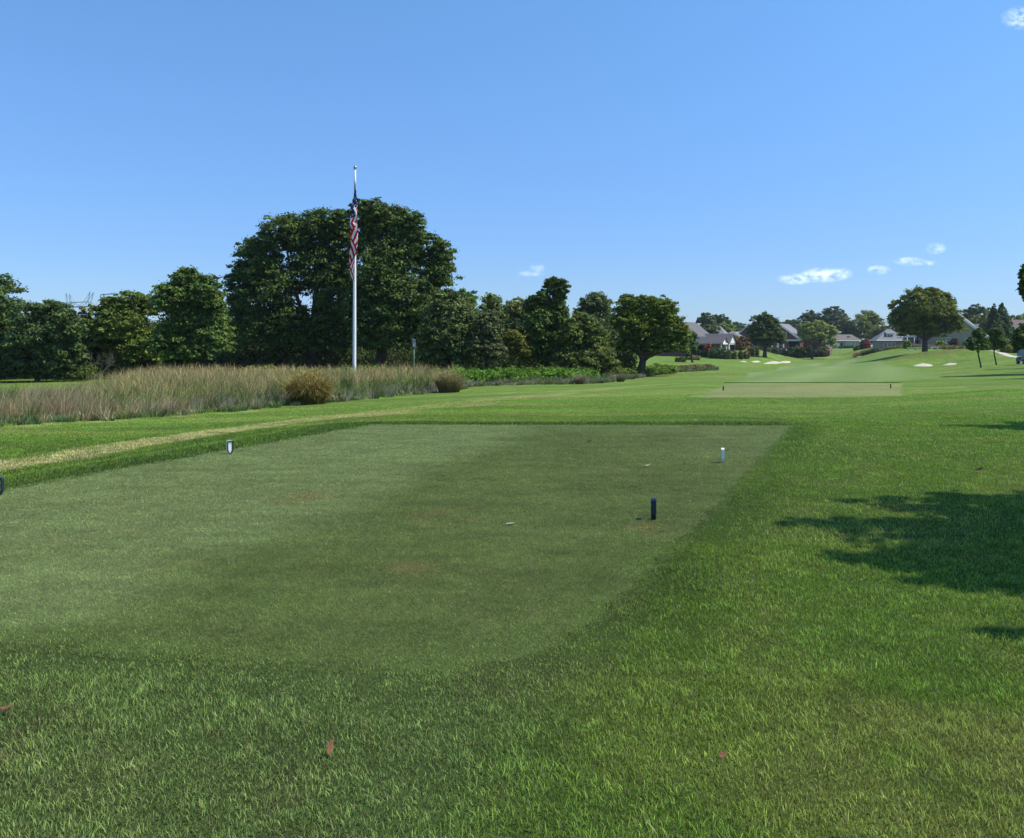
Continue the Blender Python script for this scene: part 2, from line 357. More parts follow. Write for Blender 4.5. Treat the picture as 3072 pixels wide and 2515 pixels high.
def ground_col(x, y):
    x = np.asarray(x, float); y = np.asarray(y, float)
    n1 = fbm(x * .35, y * .35, 11); n2 = fbm(x * 1.5, y * 1.5, 23); n3 = fbm(x * .08, y * .08, 31); n4 = fbm(x * 4, y * 4, 47, 3)
    c = lerp(C_ROUGH, C_ROUGHD, sstep(.42, .66, n1 * .6 + n2 * .4))
    c = lerp(c, C_ROUGHB, sstep(.5, .75, n3) * .7)
    r = np.hypot(x, y)
    # the mown rough further off is a lighter, finer cut
    c = lerp(c, np.array((.135, .215, .048)), sstep(18, 30, r) * .75)
    c = lerp(c, np.array((.17, .235, .06)), sstep(.52, .7, n2) * sstep(18, 40, r) * .5)
    # near the camera: blue-green, thin and brownish towards the frame's lower corners
    near = 1 - sstep(3.5, 7.0, y); lowleft = near * (1 - sstep(-.3, 1.2, x))
    c = lerp(c, np.array((.104, .156, .062)), lowleft * .85)
    worn = sstep(.55, .72, n2 * .55 + n1 * .45 + .10 * near)
    c = lerp(c, np.array((.16, .16, .07)), worn * near * .3)
    dr = (1 - sstep(.3, 1.1, np.hypot((x - 2.35) / 1.3, (y - 3.1) / 1.0))) * sstep(.38, .62, n2)
    c = lerp(c, np.array((.24, .19, .095)), dr * .75)
    dr = (1 - sstep(.35, 1.1, np.hypot((x - 2.0) / 1.35, (y - 3.3) / 1.0))) * sstep(.38, .62, n1 * .35 + n2 * .65)
    c = lerp(c, np.array((.31, .255, .13)), dr * .62)
    dr = (1 - sstep(.3, 1.1, np.hypot((x - 1.25) / .55, (y - 3.05) / .5))) * sstep(.38, .6, n2)
    c = lerp(c, np.array((.26, .21, .11)), dr * .6)
    c = lerp(c, C_BROWN, sstep(.66, .8, n4) * near * .3)
    # the straw-coloured worn track and paler cuttings
    d = seg_dist(x, y, STRAW) ; wd = .44 + .018 * y + .35 * (n2 - .5)
    m = (1 - sstep(wd * .6, wd * 1.25, d)) * (.55 + .7 * sstep(.35, .6, n4))
    m = m * (1 - .62 * sstep(18, 32, y))
    c = lerp(c, C_STRAW, np.clip(m, 0, 1) * .70)
    for k, pl in enumerate(DRY):
        d = seg_dist(x, y, pl); c = lerp(c, C_STRAW * .9, (1 - sstep(.1, .5 + .008 * y, d)) * sstep(.42, .62, n2) * .5)
    bd = fbm(x * .10 + 3, y * .55, 37, 3); c = c * (1 + .55 * (bd - .5) * sstep(14, 24, r))[..., None]
    c = lerp(c, C_TAN * .9, sstep(.60, .74, fbm(x * .22, y * 1.1, 39, 3)) * sstep(16, 26, r) * .45)
    # dry streaks on the far right slope
    for (u, v, Y, rx, ry) in ((3010, 1083, 98, 9, 5), (2960, 1122, 56, 6, 3), (2870, 1068, 140, 9, 5), (2800, 1120, 72, 4, 5), (2250, 1140, 70, 4, 12), (3010, 1165, 38, 7, 2)):
        px = (u - CU) / F * Y; e = np.hypot((x - px) / rx, (y - Y) / ry); c = lerp(c, C_TAN, (1 - sstep(.2, 1.1, e)) * sstep(.42, .62, n2) * .6)
    # rough banks above the bunkers are brownish
    for (mx, my, rx, ry, h) in MOUNDS: c = lerp(c, np.array((.125, .135, .05)), (1 - sstep(.3, 1.3, np.hypot((x - mx) / rx, (y - my - 1.5) / ry))) * .65)
    # far paddock beyond the trees
    c = lerp(c, np.array((.10, .15, .045)), sstep(300, 500, r))
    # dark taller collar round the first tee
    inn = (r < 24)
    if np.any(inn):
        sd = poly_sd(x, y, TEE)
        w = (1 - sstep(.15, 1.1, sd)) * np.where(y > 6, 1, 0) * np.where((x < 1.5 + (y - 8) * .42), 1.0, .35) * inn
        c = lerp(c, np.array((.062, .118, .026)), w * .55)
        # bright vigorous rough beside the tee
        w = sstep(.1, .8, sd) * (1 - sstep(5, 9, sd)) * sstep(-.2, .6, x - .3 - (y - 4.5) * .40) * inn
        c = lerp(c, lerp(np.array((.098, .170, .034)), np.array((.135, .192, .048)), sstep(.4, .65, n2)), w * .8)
    c = c * lerp(np.array((.83, .80, .60)), np.array((.78, .81, .56)), sstep(6, 20, r))
    return 1.12 * c * (1 + .18 * (n4 - .5))[..., None]
def tee_col(x, y):
    n1 = fbm(x * .8, y * .8, 61); n2 = fbm(x * 3.2, y * 3.2, 67); n3 = fbm(x * 9, y * 9, 71, 3)
    pale = np.array((.190, .225, .112)); dark = np.array((.124, .155, .060))
    e = x - (-2.75 + (y - 4.6) * .258) + .7 * (n1 - .5)          # mower stripe edge
    w = 1 - sstep(-.5, .55, e)
    w = np.maximum(w, .55 * sstep(15.2, 17.2, y))
    w = np.maximum(w, .4 * (1 - sstep(-.35, .35, e - 5.6)) * sstep(-.4, .4, e - 3.2) * sstep(10, 14, y))
    c = lerp(dark, pale, w)
    c = lerp(c, np.array((.085, .125, .04)), sstep(.58, .78, n2) * .5 * (1 - w * .6))
    c = c * (1 + .5 * (fbm(x * 2.2, y * 6.5, 73, 3) - .5) + .25 * (fbm(x * .7, y * 2.0, 75, 2) - .5))[..., None]
    c = lerp(c, np.array((.21, .19, .10)), sstep(.60, .8, n3 * .6 + n1 * .4) * .6)
    for (cx, cy, r) in ((-.6, 8.0, .5), (1.2, 7.4, .35), (-.75, 6.1, .3), (1.3, 10.6, .25), (-2.2, 9.0, .5)):
        c = lerp(c, np.array((.23, .17, .085)), (1 - sstep(.2, 1, np.hypot(x - cx, (y - cy) * .8) / r)) * sstep(.4, .6, n2) * .55)
    b = (1 - sstep(.0, .75, -poly_sd(x, y, TEE) + .9 * (n2 - .5))) * (1 - sstep(6.5, 8.5, y))
    c = lerp(c, np.array((.125, .165, .060)), b * .8)
    return c * (1 + .2 * (n3 - .5))[..., None] * np.array((.72, .80, .55))

# ------------------------------------------------------------------ ground sheet
def build_ground():
    az = np.radians(np.concatenate([np.linspace(-180, -44, 40)[:-1], np.linspace(-44, 44, 760), np.linspace(44, 180, 40)[1:]]))
    r = np.concatenate([[0.02, .6, 1.2, 1.8], np.geomspace(2.2, 330, 520), np.geomspace(345, 2450, 26)])
    A, R = np.meshgrid(az, r); X = R * np.sin(A); Y = R * np.cos(A); Z = terrain(X, Y)
    nr, na = A.shape
    idx = np.arange(nr * na).reshape(nr, na)
    Fc = np.stack([idx[:-1, :-1], idx[:-1, 1:], idx[1:, 1:], idx[1:, :-1]], -1).reshape(-1, 4)
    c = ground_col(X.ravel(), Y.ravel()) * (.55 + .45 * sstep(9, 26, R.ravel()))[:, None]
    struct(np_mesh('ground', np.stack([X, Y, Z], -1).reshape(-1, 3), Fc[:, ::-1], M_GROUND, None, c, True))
build_ground()

def sheet(name, poly, step, off, m, colf=None, jitter=0.0):
    """a sheet of turf, sand or concrete laid on the ground"""
    pts = []; n = len(poly)
    for i in range(n):
        a = Vector(poly[i]); b = Vector(poly[(i + 1) % n]); k = max(1, int((b - a).length / step))
        for j in range(k):
            p = a.lerp(b, j / k)
            if jitter: p = p + Vector((random.uniform(-1, 1), random.uniform(-1, 1))) * jitter
            pts.append((p.x, p.y))
    nb = len(pts); bx = [p[0] for p in pts]; by = [p[1] for p in pts]
    gx, gy = np.meshgrid(np.arange(min(bx), max(bx), step), np.arange(min(by), max(by), step)); gx = gx.ravel(); gy = gy.ravel()
    sd = poly_sd(gx, gy, pts); k = sd < -step * .5
    allp = [Vector(p) for p in pts] + [Vector((a, b)) for a, b in zip(gx[k], gy[k])]
    vs, es, fs, *_ = geometry.delaunay_2d_cdt(allp, [(i, (i + 1) % nb) for i in range(nb)], [], 1, 1e-6)
    x = np.array([v.x for v in vs]); y = np.array([v.y for v in vs]); z = terrain(x, y) + np.where(np.arange(len(x)) < nb, -.01, off)
    Fc = np.array([f for f in fs if len(f) == 3])
    e1 = np.stack([x, y], -1); a = e1[Fc[:, 1]] - e1[Fc[:, 0]]; b = e1[Fc[:, 2]] - e1[Fc[:, 0]]; fl = (a[:, 0] * b[:, 1] - a[:, 1] * b[:, 0]) < 0
    Fc[fl] = Fc[fl][:, ::-1]
    return struct(np_mesh(name, np.stack([x, y, z], -1), Fc, m, None, None if colf is None else colf(x, y), True))
random.seed(3)
sheet('tee', TEE, .13, .004, M_SHORT, lambda x, y: tee_col(x, y) * .70, .03)
def tee2_col(x, y):
    n = fbm(x * .5, y * .5, 81); n2 = fbm(x * 2, y * 2, 83)
    return np.array((.98, .98, .78)) * lerp(lerp(np.array((.185, .205, .085)), np.array((.15, .18, .075)), sstep(.4, .6, n)), np.array((.22, .21, .11)), sstep(.5, .75, n2) * .5)
sheet('tee', TEE2, .4, .012, M_SHORT, tee2_col, .05)
def UY(u, Y): return ((u - CU) / F * Y, Y)
FAIRWAY = [UY(2150, 48), UY(2188, 56)] + toW([(2230, 1136), (2236, 1118), (2318, 1112), (2350, 1100), (2420, 1087), (2560, 1077.5), (2600, 1079), (2650, 1087), (2730, 1103), (2800, 1112), (2835, 1122), (2830, 1138)]) + [UY(2800, 52), UY(2600, 47)]
def fair_col(x, y):
    st = np.sin((x * .92 - y * .39) / 3.4 * math.pi); n = fbm(x * .12, y * .12, 91); n2 = fbm(x * .7, y * .7, 93)
    c = lerp(np.array((.150, .222, .076)), np.array((.215, .28, .122)), .5 + .5 * np.tanh(st * 2.5))
    c = lerp(c, np.array((.145, .22, .066)), sstep(.48, .7, n) * .6)
    c = lerp(c, np.array((.135, .215, .052)), sstep(.405, .50, x / np.maximum(y, 1) + .05 * (n2 - .5)) * .9)
    return c * (1 + .15 * (n2 - .5))[..., None] * np.array((.84, .84, .66))
sheet('fairway', FAIRWAY, 1.6, .05, M_SHORT, fair_col, .1)
GREEN = toW([(2255, 1073.0), (2290, 1071), (2400, 1069), (2510, 1069.5), (2545, 1072.0), (2500, 1075.6), (2420, 1077), (2330, 1076)])
sheet('putting_green', GREEN, 1.5, .10, M_SHORT, lambda x, y: .82 * lerp(np.array((.20, .25, .075)), np.array((.23, .25, .09)), sstep(.4, .6, fbm(x * .2, y * .2, 95))), .05)
def bunker(pts, Y):
    w = []
    for (u, v) in pts:
        w.append(tuple(G(u, v, Y * .85, Y * 1.12)[:2]))
    return sheet('sand_bunker', w, .7, .13, M_SAND, None, .05)
bunker([(2218, 1084.5), (2228, 1083.3), (2238, 1084.3), (2241, 1086.5), (2226, 1087)], 212)
bunker([(2248, 1086.8), (2258, 1083.8), (2268, 1081.8), (2281, 1082.6), (2283, 1086.5), (2268, 1088.3)], 212)
bunker([(2279, 1090.8), (2300, 1087.5), (2316, 1083.8), (2328, 1083.5), (2338, 1087.2), (2350, 1083.6), (2362, 1082.4), (2373, 1085), (2369, 1089.5), (2330, 1091.8), (2296, 1092)], 212)
bunker([(2738, 1098.2), (2748, 1094), (2764, 1091.2), (2790, 1092.6), (2800, 1096), (2795, 1099.3), (2760, 1099.8)], 122)
bunker([(2826, 1095.6), (2842, 1091.5), (2858, 1089), (2874, 1091), (2868, 1094), (2848, 1096)], 122)
bunker([(2554, 1071.5), (2566, 1068.5), (2587, 1068), (2584, 1070.8), (2570, 1072.3)], 246)
def ribbon(pts, w):
    L = []; R = []
    for i, p in enumerate(pts):
        a = Vector(pts[max(i - 1, 0)]); b = Vector(pts[min(i + 1, len(pts) - 1)]); d = (b - a).normalized(); n = Vector((-d.y, d.x)) * w / 2
        L.append(tuple(Vector(p) + n)); R.append(tuple(Vector(p) - n))
    return L + R[::-1]
cp = [UY(u, Y) for (u, Y) in ((2893, 147), (2925, 139), (2965, 131), (3010, 123), (3058, 115), (3110, 108))]
sheet('cart_path', ribbon(cp, 1.3), .6, .04, M_PATH)
sheet('cart_path', ribbon([(48.7, 82.2), (53.0, 82.0), (60, 83.5), (75, 88)], 3.2), .8, .04, M_PATH)

# ------------------------------------------------------------------ grass blades
def blades(name, x, y, h, w, c_root, c_tip, m, lean=.5, parent=None, z=None, segs=2, droop=0.0, ang=None):
    n = len(x); z = terrain(x, y) if z is None else z
    a = rng.uniform(0, 2 * np.pi, n) if ang is None else ang
    l = lean * rng.uniform(.1, 1, n) * h; dx = np.cos(a) * l; dy = np.sin(a) * l
    b = rng.uniform(0, 2 * np.pi, n); wx = np.cos(b) * w / 2; wy = np.sin(b) * w / 2
    if segs == 1:
        V = np.empty((n, 3, 3)); V[:, 0] = np.stack([x - wx, y - wy, z], -1); V[:, 1] = np.stack([x + wx, y + wy, z], -1); V[:, 2] = np.stack([x + dx, y + dy, z + h], -1)
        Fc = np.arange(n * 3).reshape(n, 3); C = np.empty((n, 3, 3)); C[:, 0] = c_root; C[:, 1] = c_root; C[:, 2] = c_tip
    else:
        V = np.empty((n, 5, 3)); hm = h * .58; V[:, 0] = np.stack([x - wx, y - wy, z], -1); V[:, 1] = np.stack([x + wx, y + wy, z], -1)
        V[:, 2] = np.stack([x + wx * .8 + dx * .35, y + wy * .8 + dy * .35, z + hm], -1); V[:, 3] = np.stack([x - wx * .8 + dx * .35, y - wy * .8 + dy * .35, z + hm], -1)
        V[:, 4] = np.stack([x + dx, y + dy, z + h * (1 - droop)], -1)
        q = np.arange(n)[:, None] * 5; Fc = np.concatenate([q + np.array([[0, 1, 2]]), q + np.array([[0, 2, 3]]), q + np.array([[3, 2, 4]])])
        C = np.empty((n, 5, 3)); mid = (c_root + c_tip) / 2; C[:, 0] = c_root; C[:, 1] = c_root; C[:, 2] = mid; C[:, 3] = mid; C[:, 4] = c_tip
    return np_mesh(name, V.reshape(-1, 3), Fc, m, parent, C.reshape(-1, 3))
def scatter(y0, y1, dens, half=.655, side=2.4):
    hw = half * y1 + side; n = int(2 * hw * (y1 - y0) * dens); y = rng.uniform(y0, y1, n); x = rng.uniform(-hw, hw, n)
    o = np.abs(x) - half * y; k = (o < 0) | ((o < side) & (rng.random(n) < .5)); return x[k], y[k]
def jitter_col(c, lo=.6, hi=1.45, yel=.25):
    n = len(c); k = rng.uniform(lo, hi, n)[:, None]; t = rng.uniform(0, yel, n)[:, None]
    return c * k * (1 + t * np.array((.8, .25, .1)))
def grow():
    bands = [(1.5, 4.2, 15000, .0030, .8, 2), (4.2, 7, 8000, .0038, .82, 2), (7, 12, 3200, .0062, .9, 1), (12, 20, 1300, .0105, 1.0, 1), (20, 34, 520, .017, 1.0, 1)]
    X = []; Y = []; H = []; Wd = []
    tee = []
    for (a, b, d, w, hs, sg) in bands:
        x, y = scatter(a, b, d); sd = poly_sd(x, y, TEE) + (.25 + .5 * (y < 7)) * (fbm(x * 3, y * 3, 101, 3) - .5)
        s2 = poly_sd(x, y, TEE2)
        k = sd > np.where(y < 7, -.7 * rng.random(len(x)) ** 2.4, 0); kk = k & (s2 > .2)
        h = (.021 + .022 * rng.random(len(x)) ** 1.5) * (.7 + .7 * fbm(x * 1.6, y * 1.6, 103)) * hs
        edge = np.exp(-(np.maximum(sd, 0) / .5) ** 2); h = h * (.62 + .38 * sstep(0, .5, sd)) + .016 * edge * (y > 12)
        if a >= 20: h *= .55
        xk, yk, hk = x[kk], y[kk], h[kk]
        g5 = fbm(xk * 9, yk * 9, 109, 3); g6 = fbm(xk * 26, yk * 26, 111, 2); c = jitter_col(ground_col(xk, yk) * 2.15 * (.35 + .75 * g5 + .55 * g6)[:, None], .4, 1.7, .18); hk = hk * (.45 + .75 * g5 + .35 * g6) * .76
        dry = rng.random(len(xk)) < .05; c[dry] = np.array((.34, .29, .15)) * rng.uniform(.6, 1.2, (dry.sum(), 1)); hk = np.where(dry, hk * 1.15, hk)
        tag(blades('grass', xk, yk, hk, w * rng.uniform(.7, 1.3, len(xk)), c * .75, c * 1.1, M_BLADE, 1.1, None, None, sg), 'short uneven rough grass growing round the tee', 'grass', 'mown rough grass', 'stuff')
        if a < 20:
            x, y = scatter(a, b, d * 1.35); sd = poly_sd(x, y, TEE); k = sd < 0.02; x, y = x[k], y[k]
            c = jitter_col(tee_col(x, y) * 1.95 * (.55 + .9 * fbm(x * 14, y * 14, 107, 3))[:, None], .5, 1.5, .2)
            dry = rng.random(len(x)) < .10; c[dry] = np.array((.33, .29, .17)) * rng.uniform(.6, 1.2, (dry.sum(), 1))
            h = .007 + .010 * rng.random(len(x))
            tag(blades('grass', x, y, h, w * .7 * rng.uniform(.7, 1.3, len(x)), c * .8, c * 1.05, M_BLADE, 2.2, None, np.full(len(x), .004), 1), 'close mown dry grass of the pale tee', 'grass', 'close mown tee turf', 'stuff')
    for (pl, cut, y0, nn) in ((TEE, 1.0, 7.6, 26000), (TEE2, 1.1, 33, 15000)):
        xs = [p[0] for p in pl]; ys = [p[1] for p in pl]
        x = rng.uniform(min(xs) - 1.5, max(xs) + 1.5, nn * 8); y = rng.uniform(max(y0, min(ys)) , max(ys) + 1.3, nn * 8); sd = poly_sd(x, y, pl)
        ax = max(xs)
        k = (sd > 0.0) & (sd < cut * rng.random(len(x)) ** .7) & (((y > max(ys) - .6) & (x < ax - .1)) | (x < xs[0] + .4)); k &= (pl is TEE) | ((x > 11.1) & (x < 20.2))
        x, y = x[k][:nn], y[k][:nn]; c = jitter_col(np.tile(np.array((.095, .165, .040)), (len(x), 1)), .5, 1.5, .25)
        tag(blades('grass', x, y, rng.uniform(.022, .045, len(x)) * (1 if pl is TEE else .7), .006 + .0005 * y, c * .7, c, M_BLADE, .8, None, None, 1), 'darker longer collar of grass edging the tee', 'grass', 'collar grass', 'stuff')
    # loose dry straws lying in the rough
    x, y = scatter(2.4, 10, 4); k = poly_sd(x, y, TEE) > .1; x, y = x[k], y[k]
    c = np.array((.46, .41, .26)) * rng.uniform(.6, 1.1, (len(x), 1)); h = rng.uniform(.012, .032, len(x))
    tag(blades('grass', x, y, h, .0035 + .0006 * y, c, c, M_BLADE, 3.0, None, None, 2), 'loose straw coloured stalks lying in the grass', 'grass', 'loose straws', 'stuff')
grow()

# ------------------------------------------------------------------ trees
def leaves(cx, rc, nper, size, base, flat=.6, up=.6):
    """leaf cards round clump centres cx (n,3) with clump radii rc (n,)"""
    n = len(cx); idx = np.repeat(np.arange(n), nper); N = len(idx)
    d = rng.normal(size=(N, 3)); d /= np.linalg.norm(d, axis=1)[:, None]; d[:, 2] = np.where(d[:, 2] < -.25, -d[:, 2] * .7, d[:, 2])
    rr = rng.random(N) ** .45 * np.where(rng.random(N) < .14, 1.5, 1.0)
    off = d * rr[:, None] * rc[idx][:, None]; off[:, 2] *= flat
    pos = cx[idx] + off
    nor = d * .9 + np.array((0, 0, up)) + rng.normal(size=(N, 3)) * .55; nor /= np.linalg.norm(nor, axis=1)[:, None]
    t = np.cross(nor, rng.normal(size=(N, 3))); t /= np.linalg.norm(t, axis=1)[:, None] + 1e-9; b = np.cross(nor, t)
    L = size * rng.uniform(.65, 1.4, N)[:, None]; Wd = L * rng.uniform(.45, .75, N)[:, None]
    V = np.empty((N, 4, 3)); V[:, 0] = pos - t * L * .5; V[:, 1] = pos + b * Wd * .5 + nor * L * .06; V[:, 2] = pos + t * L * .5; V[:, 3] = pos - b * Wd * .5 + nor * L * .06
    ck = rng.uniform(.55, 1.4, n)[idx][:, None]; cy = rng.uniform(-.12, .3, n)[idx][:, None]
    c = np.array((2.5, 2.5, 1.4)) * np.asarray(base)[None] * ck * rng.uniform(.7, 1.35, N)[:, None] * (1 + cy * np.array((.9, .35, -.1)))
    return V.reshape(-1, 3), np.arange(N * 4).reshape(N, 4), np.repeat(c, 4, 0)
def tree(name, label, cat, Y, bu, lobes, tr, size, base, n, bv=None, group='trees on the golf course', clump=.30, nper=46, fill=.42, bark=None, twigs=26, lean=None, gap=1.0, up=.42, flat=.8, world=None, limb=.34):
    if world is None:
        bx = (bu - CU) / F * Y; bz = tz(bx, Y)
        C = []; R = []
        for (u, v, ru, rv) in lobes:
            rx = ru / F * Y; rz = rv / F * Y; ry = .5 * (rx + rz) * 1.1
            p = P(u, v, Y); C.append((p.x, Y + rng.uniform(-.5, .5) * rx * .9, p.z)); R.append((rx, ry, rz))
    else: bx, Y, bz, C, R = world
    C = np.array(C) - np.array((bx, Y, bz)); R = np.array(R)
    root = thing(name, label, cat, (bx, Y, bz), 0, group)
    wgt = (R.prod(1)) ** .62; ncl = max(6, int(n * 1.25 / nper)); cnt = np.maximum(2, (wgt / wgt.sum() * ncl).astype(int))
    cen = []; rad = []
    R = R * 1.14
    if len(C) > 2:      # foliage carried on the limbs between the lobes
        k = int(ncl * .28); i = rng.integers(0, len(C), k); dd = np.linalg.norm(C[:, None] - C[None], axis=2) + np.eye(len(C)) * 1e6
        near_ = np.argsort(dd, 1)[:, :3]; j = near_[i, rng.integers(0, min(3, len(C) - 1), k)]; t = rng.uniform(.2, .8, k)[:, None]
        p = C[i] * (1 - t) + C[j] * t; rm = .5 * (R[i] + R[j]); q = rng.normal(size=(k, 3)); q /= np.linalg.norm(q, axis=1)[:, None]
        cen.append(p + q * rm * .55 * rng.random((k, 1)) ** .4); rad.append(clump * rm.mean(1) * rng.uniform(.6, 1.3, k))
    for c, r, k in zip(C, R, cnt):
        d = rng.normal(size=(k, 3)); d /= np.linalg.norm(d, axis=1)[:, None]; d[:, 2] = np.where((d[:, 2] < -.8), -d[:, 2], d[:, 2])
        rf = fill + (1 - fill) * rng.random(k) ** .6
        rcl = .86 * clump * (r.mean()) * rng.uniform(.6, 1.35, k)
        p = c + d * (r[None] - rcl[:, None] * .55).clip(.05) * rf[:, None] * rng.uniform(.84, 1.17, k)[:, None]
        cen.append(p); rad.append(rcl)
    cen = np.concatenate(cen); rad = np.concatenate(rad)
    k = cen[:, 2] > .25; cen, rad = cen[k], rad[k]
    V, Fc, cc = leaves(cen, rad, nper, size, base, flat, up)
    np_mesh('crown', V, Fc, M_LEAF, root, cc)
    mb = MB(); top = C[np.argmax(C[:, 2])]; lowz = (C[:, 2] - R[:, 2]).min(); zc = C[:, 2].mean()
    ctr = C.mean(0)
    z0 = max(.35 * zc, lowz * .9, .3); knee = np.array((ctr[0] * .25, ctr[1] * .2, z0))
    if lean: knee[0] += lean
    mb.tube([(0, 0, -.3), (knee[0] * .08, 0, .12 * z0), knee * .55, knee], [tr * 1.55, tr * 1.1, tr * .95, tr * .85], 9)
    ends = []
    for c, r in zip(C, R):
        m = knee * .45 + c * .55 + np.array((0, 0, .12 * r[2])) + rng.normal(size=3) * .08 * r.mean()
        mb.tube([knee * .92, knee * .7 + m * .3 + np.array((0, 0, .05)), m, c + np.array((0, 0, r[2] * .35))], [tr * limb * 1.6, tr * limb * 1.2, tr * limb * .8, tr * limb * .25], 6); ends.append((m, c))
    if twigs:
        for i in rng.choice(len(cen), min(twigs, len(cen)), False):
            j = np.argmin([np.linalg.norm(cen[i] - c) for _, c in ends]); m, c = ends[j]; s = m * .4 + c * .6
            mb.tube([s, (s + cen[i]) / 2 + rng.normal(size=3) * .05, cen[i]], [tr * .14, tr * .09, tr * .03], 4, False)
    mb.build('trunk', bark or M_BARK, root, True)
    return root
DG = (.032, .052, .020); MG = (.045, .075, .022); OL = (.052, .068, .022); YG = (.085, .105, .024); LG = (.075, .115, .034); GG = (.060, .075, .048); BG = (.030, .050, .026)
WOOD = 'trees of the wood behind the meadow'; PARK = 'trees beside the fairway'; FAR = 'trees behind the houses'
tree('oak_tree', 'dark leafy tree cut by the frame edge, tall beside the power pylon gap', 'tree', 76, -40, [(-25, 895, 78, 70), (-60, 960, 100, 90), (-10, 1010, 75, 75), (-90, 1050, 90, 70), (-20, 1095, 62, 38), (30, 1070, 40, 40)], .35, .26, DG, 16000, None, WOOD)
tree('spreading_tree', 'round dark tree with low forked trunk standing in front of the power pylon', 'tree', 71, 112, [(95, 960, 48, 52), (152, 950, 48, 50), (125, 1020, 82, 58), (205, 990, 52, 55), (190, 1055, 60, 45), (55, 1050, 55, 50), (60, 1100, 48, 30), (175, 1102, 50, 28)], .22, .24, BG, 22000, 1135, WOOD)
tree('small_tree', 'slim yellowish tree whose tip stands before the pylon crossarm', 'tree', 78, 262, [(258, 938, 18, 25), (250, 985, 32, 40), (288, 1020, 34, 48), (255, 1075, 45, 45), (262, 1110, 48, 28)], .14, .24, OL, 9000, None, WOOD)
tree('leafy_tree', 'yellow green tree hiding the wooden utility pole', 'tree', 77, 380, [(330, 935, 40, 42), (398, 908, 48, 33), (440, 920, 40, 40), (380, 985, 72, 60), (325, 1010, 40, 55), (430, 1040, 70, 60), (345, 1100, 52, 32), (440, 1098, 48, 30)], .24, .26, (.046, .068, .020), 22000, None, WOOD)
tree('maple_tree', 'broad dark green maple with one bare trunk under its crown by the meadow', 'tree', 66, 624, [(560, 845, 48, 40), (525, 905, 58, 52), (615, 885, 52, 52), (650, 925, 30, 50), (575, 965, 92, 62), (640, 1010, 55, 58), (520, 1035, 60, 52), (600, 1060, 60, 30), (530, 1092, 44, 26)], .30, .23, (.040, .066, .024), 34000, 1140, WOOD)
tree('oak_tree', 'huge dark oak with domed crown left of the flagpole', 'tree', 79, 945, [(960, 690, 85, 58), (855, 712, 75, 60), (765, 775, 68, 62), (715, 850, 45, 52), (708, 950, 42, 70), (815, 870, 92, 88), (940, 810, 92, 92), (770, 990, 82, 70), (880, 1000, 95, 75), (990, 1010, 80, 70), (1005, 900, 62, 95), (1022, 668, 42, 38), (1035, 735, 40, 55), (1040, 810, 35, 50)], .55, .24, DG, 74000, 1135, WOOD, .26)
tree('oak_tree', 'huge dark tree with ragged knobbly crown right behind the flagpole', 'tree', 75, 1135, [(1085, 648, 42, 42), (1105, 735, 45, 50), (1132, 655, 50, 45), (1185, 678, 55, 55), (1245, 688, 36, 44), (1200, 770, 78, 72), (1322, 762, 44, 46), (1312, 832, 62, 50), (1140, 840, 85, 85), (1235, 910, 95, 75), (1170, 990, 100, 80), (1300, 930, 60, 55), (1090, 940, 60, 90)], .5, .24, (.034, .055, .022), 74000, 1135, WOOD, .27)
tree('ivy_tree', 'grey green tree hung with climbers right of the birdhouse pole', 'tree', 70, 1340, [(1345, 925, 62, 52), (1385, 970, 45, 60), (1330, 1000, 72, 70), (1300, 1060, 50, 42), (1390, 1060, 45, 45)], .3, .22, (.042, .060, .030), 26000, None, WOOD)
tree('shrub_tree', 'dull grey shrubby tree with low round crown at the meadow back', 'tree', 69, 1455, [(1462, 985, 40, 48), (1450, 1045, 48, 42), (1490, 1060, 30, 35)], .16, .2, (.045, .056, .038), 12000, None, WOOD)
tree('leafy_tree', 'dark round topped tree in the second row just right of the ragged giant', 'tree', 96, 1400, [(1400, 912, 38, 36), (1375, 960, 42, 55), (1425, 985, 40, 60)], .25, .28, MG, 10000, None, WOOD)
tree('leafy_tree', 'mid green tree with loose crown in the second row over the grey shrub', 'tree', 93, 1478, [(1475, 920, 34, 36), (1495, 968, 45, 45), (1460, 1010, 40, 50)], .22, .28, (.060, .085, .035), 10000, None, WOOD)
tree('thin_tree', 'pale thin tree with bare twigs at its top in the second row', 'tree', 91, 1560, [(1548, 928, 34, 32), (1585, 940, 30, 38), (1560, 985, 44, 44), (1540, 1040, 45, 45)], .18, .25, (.085, .100, .045), 9000, None, WOOD, .3, 30)
tree('sumac_bush', 'yellowing bush in front of the dark wood by the green weeds', 'bush', 73, 1535, [(1545, 1020, 34, 26), (1520, 1045, 30, 26), (1560, 1055, 30, 25)], .1, .2, (.062, .066, .018), 6500, None, WOOD)
tree('vine_covered_tree', 'tall narrow snag smothered in vines with a nodding top', 'tree', 77, 1640, [(1652, 850, 20, 18), (1686, 865, 22, 26), (1678, 905, 18, 34), (1620, 897, 22, 20), (1640, 930, 26, 36), (1595, 925, 22, 34), (1625, 985, 50, 52), (1682, 955, 24, 44), (1605, 1050, 52, 45), (1665, 1050, 45, 50)], .3, .25, (.034, .056, .018), 27000, None, WOOD, .34)
tree('bushy_tree', 'olive green bushy tree between the vine covered snag and the lone tree', 'tree', 75, 1745, [(1742, 968, 44, 30), (1735, 1020, 64, 50), (1790, 1025, 42, 52), (1715, 1075, 55, 32), (1775, 1080, 50, 32)], .25, .22, (.045, .062, .022), 24000, None, WOOD)
tree('leafy_tree', 'dull grey green dome shaped tree rising behind the bushy row', 'tree', 104, 1785, [(1785, 912, 46, 30), (1765, 945, 40, 40), (1812, 945, 38, 40), (1785, 985, 60, 40)], .3, .24, (.044, .060, .034), 16000, None, WOOD)
